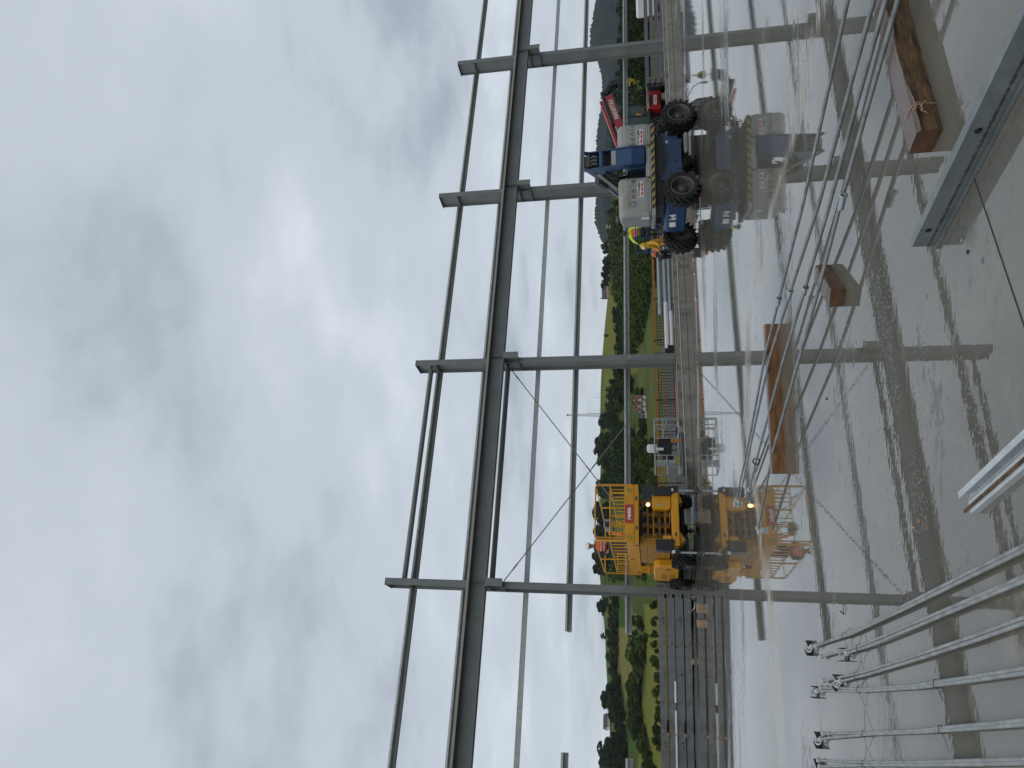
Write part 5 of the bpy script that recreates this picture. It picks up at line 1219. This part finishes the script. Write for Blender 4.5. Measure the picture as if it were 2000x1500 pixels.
# ================================================================ TREES
L_DARK = mat('dark_leaves', (.016, .032, .007), .9, 0, .45, .35, objrand=.25, spec=.05)
L_MID = mat('green_leaves', (.034, .055, .010), .9, 0, .45, .3, objrand=.25, spec=.05)
L_LITE = mat('light_leaves', (.062, .082, .014), .9, 0, .4, .3, objrand=.2, spec=.05)
L_BARK = mat('bark', (.05, .04, .03), .9)
def crown_mesh(seed, h, w, nleaf, m, lobes=9, low=.14, ls=.075):
    rnd = random.Random(seed); mb = MB(); L = []
    for i in range(lobes):
        t = (i+.5)/lobes; z = h*(low+(.93-low)*t); rad_ = w*.5*(math.sin(PI*min(1, (.18+.80*t)))**.7)
        a = rnd.uniform(0, 6.28); rr = rad_*rnd.uniform(.25, .75)
        L.append((rr*math.cos(a), rr*math.sin(a), z, w*rnd.uniform(.17, .30), h*rnd.uniform(.10, .17)))
    L.append((0, 0, h*.5, w*.3, h*.3))
    for i in range(nleaf):
        cx, cy, cz, rx, rz = rnd.choice(L)
        while True:
            v = Vector((rnd.uniform(-1, 1), rnd.uniform(-1, 1), rnd.uniform(-1, 1)))
            if .25 < v.length < 1: break
        v = v.normalized()*(v.length**.35)
        p = Vector((cx+v.x*rx, cy+v.y*rx, cz+v.z*rz)); s = h*ls*rnd.uniform(.6, 1.4)
        n = (v+Vector((rnd.uniform(-.6, .6), rnd.uniform(-.6, .6), rnd.uniform(-.2, .8)))).normalized(); a = n.orthogonal().normalized(); b = n.cross(a); t = rnd.uniform(0, 6.28); a2 = a*math.cos(t)+b*math.sin(t); b2 = n.cross(a2)
        mb.add([p-a2*s-b2*s*.6, p+a2*s*.7-b2*s*.8, p+a2*s+b2*s*.6, p-a2*s*.5+b2*s*.9], [(0, 1, 2, 3)])
    return mb.v, mb.f
def crown_obj(data, m, name='crown'):
    v, f = data; me = bpy.data.meshes.new(name); me.from_pydata(v, [], f); me.materials.append(m); return me
def trunk_mesh(h):
    mb = MB(); mb.tube([(0, 0, -.6), (0, 0, h*.2), (.02*h, 0, h*.45), (0, 0, h*.7)], [h*.03, h*.024, h*.015, h*.005], 6)
    for a in (0, 2.1, 4.2): mb.tube([(0, 0, h*.3), (h*.12*math.cos(a), h*.12*math.sin(a), h*.5), (h*.2*math.cos(a), h*.2*math.sin(a), h*.62)], [h*.012, h*.008, h*.003], 5)
    return mb.mesh('trunk', L_BARK)
RAW = [crown_mesh(11+i, 10, w, 700, None, lobes=lb, low=lo) for i, (w, lb, lo) in enumerate([(9, 10, .12), (8, 9, .16), (11, 12, .10), (6, 8, .1), (10, 11, .08)])]
CRM = {(i, k): crown_obj(RAW[i], m) for i in range(5) for k, m in enumerate((L_DARK, L_MID, L_LITE))}
TRK_ = trunk_mesh(10)
protos = {}
def tree(P, h, shape, tone, name, label, group, wide=1.0):
    root = empty(name, P, random.uniform(0, 6.28)); tag(root, label, 'tree', group)
    for nm, me in (('crown', CRM[(shape, tone)]), ('trunk', TRK_)):
        o = bpy.data.objects.new(nm, me); COL.objects.link(o); o.parent = root
    root.scale = (h/10*wide, h/10*wide, h/10); return root
def px_tree(x_top, x_base, y, shape, tone, label, group, name='broadleaf_tree', wide=1.0):
    P, r = on_terrain(x_base, y); e = azel(x_base, y)[1]-0; h = max(2.5, (x_base-x_top)/FPX*r*1.02)
    return tree(P, h, shape, tone, name, label, group, wide)
# single trees one can tell apart on the ridge
for a in [(1175, 1190, 482, 0, 0, 'tall dark tree on the ridge where the far mountain ends', None), (1178, 1190, 492, 3, 0, 'narrow dark tree just left of the tall one on the ridge', None),
          (1172, 1187, 556, 2, 0, 'broad dark tree beside the ridge manor house', None), (1161, 1180, 880, 0, 0, 'rounded dark tree breaking the ridge right of the scissor lift', None), (1163, 1180, 862, 1, 0, 'dark tree next to the rounded one on the ridge', None),
          (1170, 1192, 823, 2, 0, 'spreading dark tree just left of the lattice mast', None), (1165, 1180, 945, 4, 0, 'dark tree on the ridge at the right corner of the yellow basket', None), (1163, 1182, 1000, 0, 0, 'dark tree on the ridge above the yellow basket rail', None),
          (1160, 1180, 1040, 2, 0, 'dark tree on the ridge behind the person on the platform', None), (1158, 1181, 1085, 1, 0, 'dark tree on the ridge at the left corner of the yellow basket', None), (1160, 1182, 1112, 4, 0, 'dark tree on the ridge between the basket and the nearest column', None),
          (1167, 1188, 1183, 2, 0, 'big dark tree on the ridge just left of the nearest column', None), (1174, 1183, 1243, 0, 1, 'lone small round tree on the bare left ridge', None),
          (1173, 1205, 1470, 0, 0, 'tall dark tree on the ridge by the short rail pieces', None), (1176, 1207, 1492, 4, 0, 'tall dark tree at the left edge of the ridge', None),
          (1226, 1262, 1277, 2, 1, 'big spreading tree alone in the left meadows', None), (1180, 1189, 655, 3, 1, 'small bush tree in the ridge meadow', None), (1190, 1207, 745, 3, 0, 'pointed dark tree at the foot of the ridge meadow', None)]:
    px_tree(a[0], a[1], a[2], a[3], a[4], a[5], a[6] or 'trees on the hillside that stand apart', wide=1.3)
random.seed(21)
def row(pts, n, hpx, tones, label, group, jit=2.5, name='broadleaf_tree', wide=1.35):
    pts = [Vector((x, y)) for x, y in pts]; seg = [(b-a).length for a, b in zip(pts, pts[1:])]; T = sum(seg)
    for i in range(n):
        t = T*(i+random.uniform(.1, .9))/n; k = 0
        while k < len(seg)-1 and t > seg[k]: t -= seg[k]; k += 1
        p = pts[k]+(pts[k+1]-pts[k])*(t/seg[k]); x, y = p.x+random.uniform(-jit, jit), p.y+random.uniform(-2, 2)
        px_tree(x-hpx*random.uniform(.65, 1.3), x, y, random.randrange(5), random.choice(tones), label, group, name, wide)
row([(1208, 1165), (1208, 1235), (1207, 1300), (1212, 1345), (1213, 1400)], 27, 18, (0, 0, 1), 'one of the dark trees in the belt below the left ridge', 'tree belt below the left ridge')
row([(1217, 1365), (1222, 1420), (1226, 1500), (1226, 1560)], 18, 28, (0, 0, 0), 'one of the tall dark trees in the thick belt at the far left', 'thick tree belt at the far left')
row([(1262, 1290), (1252, 1330), (1254, 1400), (1266, 1450), (1282, 1500)], 24, 21, (1, 1, 2), 'one of the leafy trees in the hedge across the left meadows', 'hedge across the left meadows')
row([(1243, 1200), (1246, 1240), (1262, 1275), (1268, 1240), (1252, 1205)], 10, 14, (1, 2), 'one of the bushes by the big spreading tree', 'bushes by the big spreading tree', name='bush')
row([(1240, 1330), (1244, 1360), (1243, 1390), (1245, 1430)], 9, 13, (1, 0), 'one of the round bushes along the edge of the dark crop field', 'bushes along the dark crop field', name='bush')
row([(1286, 1170), (1284, 1230), (1290, 1300), (1292, 1400), (1292, 1470)], 22, 13, (1, 2), 'one of the bushes just over the left girder stack', 'bushes over the left girder stack', name='bush')
row([(1192, 505), (1190, 530), (1191, 548)], 10, 12, (0, 0), 'one of the small dark trees between the ridge houses', 'trees between the ridge houses')
row([(1188, 850), (1190, 890), (1192, 930), (1190, 960)], 13, 19, (0, 0, 1), 'one of the dark trees below the ridge, right of the scissor lift', 'trees below the ridge right of the scissor lift')
row([(1190, 990), (1196, 1040), (1196, 1090), (1194, 1115)], 12, 24, (0, 0, 1), 'one of the dark trees behind the yellow basket', 'trees behind the yellow basket')
row([(1240, 1015), (1250, 1060), (1262, 1130), (1256, 1100)], 13, 18, (1, 2), 'one of the bushes seen under the yellow basket', 'bushes under the yellow basket', name='bush')
row([(1215, 690), (1218, 760), (1222, 800)], 12, 19, (0, 1), 'one of the trees between the ridge meadow and the red roofed house', 'trees above the red roofed house')
row([(1256, 760), (1262, 820), (1266, 880), (1270, 930)], 16, 16, (1, 1, 2), 'one of the garden trees around the red roofed house', 'trees around the red roofed house')
# woodland that reads as one mass
def woodland(name, polys, n, hpx, m, label, seed, raw_every=4):
    rnd = random.Random(seed); V = []; F = []
    xs = [p[0] for q in polys for p in q]; ys = [p[1] for q in polys for p in q]; c = 0; tries = 0
    while c < n and tries < n*30:
        tries += 1; x, y = rnd.uniform(min(xs), max(xs)), rnd.uniform(min(ys), max(ys))
        if not any(in_poly(x, y, q) for q in polys): continue
        P, r = on_terrain(x, y); h = hpx*rnd.uniform(.6, 1.35)/FPX*r; v, f = RAW[rnd.randrange(5)]; a = rnd.uniform(0, 6.28); ca, sa = math.cos(a), math.sin(a); k = h/10; w_ = k*rnd.uniform(1.0, 1.35)
        b = len(V); st = rnd.randrange(raw_every)
        for j in range(st, len(f), raw_every):
            q = f[j]; b = len(V)
            for i in q:
                X, Y, Z = v[i]; X *= 1.5 if False else 1
                V.append((P.x+(X*ca-Y*sa)*w_, P.y+(X*sa+Y*ca)*w_, P.z+Z*k))
            F.append((b, b+1, b+2, b+3))
        c += 1
    me = bpy.data.meshes.new(name); me.from_pydata(V, [], F); me.materials.append(m); o = bpy.data.objects.new(name, me); COL.objects.link(o); tag(o, label, 'wood', kind='stuff')
WD = [[(1205, 430), (1206, 500), (1213, 560), (1227, 620), (1238, 700), (1250, 700), (1275, 570), (1296, 540), (1296, 400), (1240, 380)]]
woodland('woodland', WD, 420, 19, L_MID, 'dense mixed wood covering the slope behind the blue lift', 5)
woodland('woodland', WD, 200, 16, L_LITE, 'lighter trees scattered through the wood behind the blue lift', 6)
woodland('woodland', [[(1229, -300), (1226, 100), (1222, 200), (1208, 330), (1200, 420), (1296, 420), (1296, -300)]], 560, 20, L_DARK, 'dark wood on the slope under the far mountain', 8)
woodland('woodland', [[(1226, -300), (1226, 100), (1222, 200), (1210, 330), (1296, 420), (1296, -300)]], 150, 14, L_MID, 'lighter bushes along the slope under the far mountain', 9)
woodland('woodland', [[(1213, 600), (1228, 600), (1232, 740), (1222, 700)], [(1203, 760), (1240, 740), (1240, 770), (1212, 780), (1205, 960), (1262, 960), (1262, 890), (1232, 830), (1195, 830)]], 330, 19, L_DARK, 'dark trees filling the slope between the red roofed house and the ridge', 10)
woodland('woodland', [[(1248, 860), (1290, 860), (1290, 1010), (1248, 990)], [(1210, 1080), (1236, 1075), (1240, 1130), (1205, 1130)]], 150, 18, L_MID, 'green trees on the slope right of the scissor lift', 12)

# ================================================================ HOUSES, MAST
H_WH = mat('white_render', (.62, .60, .57), .8, 0, .08, .6); H_RED = mat('maroon_roof', (.12, .03, .035), .7, 0, .15, 1); H_DK = mat('dark_roof', (.05, .052, .06), .7, 0, .15, 1)
H_BR = mat('brown_roof', (.14, .10, .08), .7, 0, .15, 1); H_BE = mat('beige_wall', (.42, .33, .26), .8, 0, .1, 1); H_TB = mat('dark_timber_frame', (.03, .02, .018), .8)
H_PK = mat('pinkish_wall', (.45, .33, .28), .8, 0, .1, 1)
def house(x_base, y, Lpx, hpx, roofm, wallm, label, rot=0.0, roof=.5, half=False, dormer=False, chim=True, drop=0.0):
    P, r = on_terrain(x_base, y); k = r/FPX; L_, H = Lpx*k, hpx*k; wH = H*(1-roof); D = L_*.7
    root = empty('house', P-Vector((0, 0, .5)), -azel(x_base, y)[0]+rot); tag(root, label, 'house')
    mb = MB(); mb.box(-L_/2, L_/2, -D/2, D/2, 0, wH+.5); mb.prism([(-D/2, wH+.5), (D/2, wH+.5), (0, H+.4)], 'x', -L_/2+.03, L_/2-.03); mb.build('wall', wallm, root)
    mb = MB(); t = .25; o_ = L_*.05
    for s in (-1, 1): mb.prism([(s*(D/2+.6), wH+.2), (0, H+.5), (0, H+.8), (s*(D/2+.8), wH+.35)], 'x', -L_/2-o_, L_/2+o_)
    rf = mb.build('roof', roofm, root)
    n = max(2, int(L_/3.2))
    for i in range(n):
        x = -L_/2+L_*(i+.5)/n; mb = MB(); mb.box(x-.5, x+.5, -D/2-.05, -D/2+.02, wH*.35+.5, wH*.35+1.8); mb.build('window', H_TB, root)
    if half:
        for gx in (-L_*.24, L_*.2):
            mb = MB(); g = L_*.19; mb.prism([(gx-g, wH+.4), (gx+g, wH+.4), (gx, H*.98)], 'y', -D/2-.9, 0); gb = mb.build('gable', wallm, root)
            mb = MB()
            for q in (-.5, 0, .5): mb.box(gx+q*g-.12, gx+q*g+.12, -D/2-.95, -D/2-.905, wH+.4, wH+.4+(H*.98-wH)*(1-abs(q))*.9)
            mb.box(gx-g*.8, gx+g*.8, -D/2-.95, -D/2-.905, wH+.6, wH+.9); mb.build('timber_frame', H_TB, gb)
            for s in (-1, 1):
                mb = MB(); mb.prism([(gx, H*1.0+.1), (gx, H*1.0+.45), (gx+s*(g+.5), wH+.55), (gx+s*(g+.5), wH+.2)], 'y', -D/2-1.3, .2); mb.build('gable_roof', roofm, gb)
        mb = MB(); mb.box(-L_/2-1.2, L_/2, -D/2-1.6, -D/2-.06, wH*.45, wH*.5+.3); mb.build('balcony', wallm, root)
    if chim:
        mb = MB(); mb.box(L_*.15, L_*.15+.8, -.4, .4, H*.8, H+1.6); mb.build('chimney', H_BE, rf)
    return root
house(1263, 787, 28, 22, H_RED, H_WH, 'white half timbered house with maroon roof and two gables in the trees', half=True, roof=.62)
house(1263, 809, 14, 12, H_DK, H_WH, 'small white annex with dark roof beside the maroon roofed house', roof=.45)
house(1256, 842, 12, 11, H_BR, H_BE, 'beige barn with brown roof alone in the meadow', rot=.5, roof=.4, chim=False)
house(1190, 885, 16, 8, H_DK, H_WH, 'grey roofed white house just under the ridge, right of the scissor lift')
house(1187, 920, 14, 8, H_RED, H_BE, 'house with dull red roof just under the ridge, beside the grey roofed house')
house(1190, 443, 10, 7, H_BE, H_PK, 'pinkish house at the foot of the dark hill'); house(1193, 470, 16, 6, H_RED, H_PK, 'row house with red roof at the foot of the dark hill')
house(1189, 515, 9, 6, H_DK, H_WH, 'white ridge house nearest the tall dark tree', roof=.55); house(1189, 530, 10, 7, H_BR, H_BE, 'beige ridge house in the middle of the ridge hamlet', roof=.55); house(1189, 543, 8, 6, H_DK, H_PK, 'pinkish ridge house nearest the manor', roof=.55)
mn = house(1187, 570, 22, 12, H_DK, H_PK, 'manor house with big dark roof and thin spire on the ridge', roof=.62)
P, r = on_terrain(1187, 582); k = r/FPX; mb = MB(); mb.box(-2*k, 2*k, -2*k, 2*k, 0, 9*k); mb.lathe([(2.9*k, 9*k), (.6*k, 12*k), (.25*k, 15*k), (0, 16*k)], (0, 0, 0), (0, 0, 1), 8); tag(mb.build('spire_tower', H_DK, loc=P), 'dark spire tower attached at the left of the ridge manor', 'tower')
house(1191, 1410, 22, 11, H_DK, H_WH, 'white house with dark hipped roof on the bare left ridge', rot=.3, roof=.6)
# lattice mast on the ridge
P, r = on_terrain(1173, 810); k = r/FPX; H = 63*k; root = empty('lattice_mast', P); tag(root, 'grey lattice telecom mast standing on the ridge', 'mast')
M_MAST = mat('mast_grey', (.30, .33, .36), .6)
def hw_(t): return (3.4*(1-t)+.9*t)*k
mb = MB(); 
for sx in (-1, 1):
    for sy in (-1, 1): mb.tube([(sx*hw_(0), sy*hw_(0), -2), (sx*hw_(1), sy*hw_(1), H)], [.40*k, .28*k], 5)
mb.build('legs', M_MAST, root)
mb = MB(); n = 13
for i in range(n):
    a, b = hw_(i/n), hw_((i+1)/n); z0, z1 = H*i/n, H*(i+1)/n
    for s in (-1, 1):
        mb.tube([(-a, s*a, z0), (b, s*b, z1)], .15*k, 4); mb.tube([(a, s*a, z0), (-b, s*b, z1)], .15*k, 4); mb.tube([(s*a, -a, z0), (s*b, b, z1)], .15*k, 4); mb.tube([(-a, s*a, z0), (a, s*a, z0)], .13*k, 4)
mb.build('bracing', M_MAST, root)
mb = MB(); mb.box(-2.2*k, 2.2*k, -2*k, 2*k, H, H+2.5*k); mb.tube([(0, 0, H), (0, 0, H+5*k)], .3*k, 5); mb.build('antenna_head', M_MAST, root)
for y, x0, x1, lab_ in ((769, 1172, 1162, 'thin pole at the right on the ridge near the lattice mast'), (776, 1172, 1160, 'thin pole between the other pole and the lattice mast'), (801, 1173, 1159, 'thin pole closest to the lattice mast')):
    P, r = on_terrain(x0+1, y); k = r/FPX; mb = MB(); mb.tube([(0, 0, -1), (0, 0, (x0-x1)*k)], [.35*k, .2*k], 5); mb.box(-1.2*k, 1.2*k, -.2*k, .2*k, (x0-x1)*k-.8*k, (x0-x1)*k-.5*k); tag(mb.build('utility_pole', M_MAST, loc=P), lab_, 'pole', 'thin poles on the ridge')

# ================================================================ AIR
hz = bpy.data.materials.new('haze_air'); hz.use_nodes = True; N = hz.node_tree.nodes; N.clear()
o = N.new('ShaderNodeOutputMaterial'); v = N.new('ShaderNodeVolumePrincipled'); v.inputs['Color'].default_value = (.80, .86, .92, 1); v.inputs['Density'].default_value = .00005; v.inputs['Anisotropy'].default_value = .2
hz.node_tree.links.new(v.outputs[0], o.inputs['Volume'])
mb = MB(); mb.box(-6000, 6000, -6000, 6000, -80, 262); h_ = mb.build('haze', hz); tag(h_, 'thin damp air that greys the far hills', 'haze', kind='stuff')
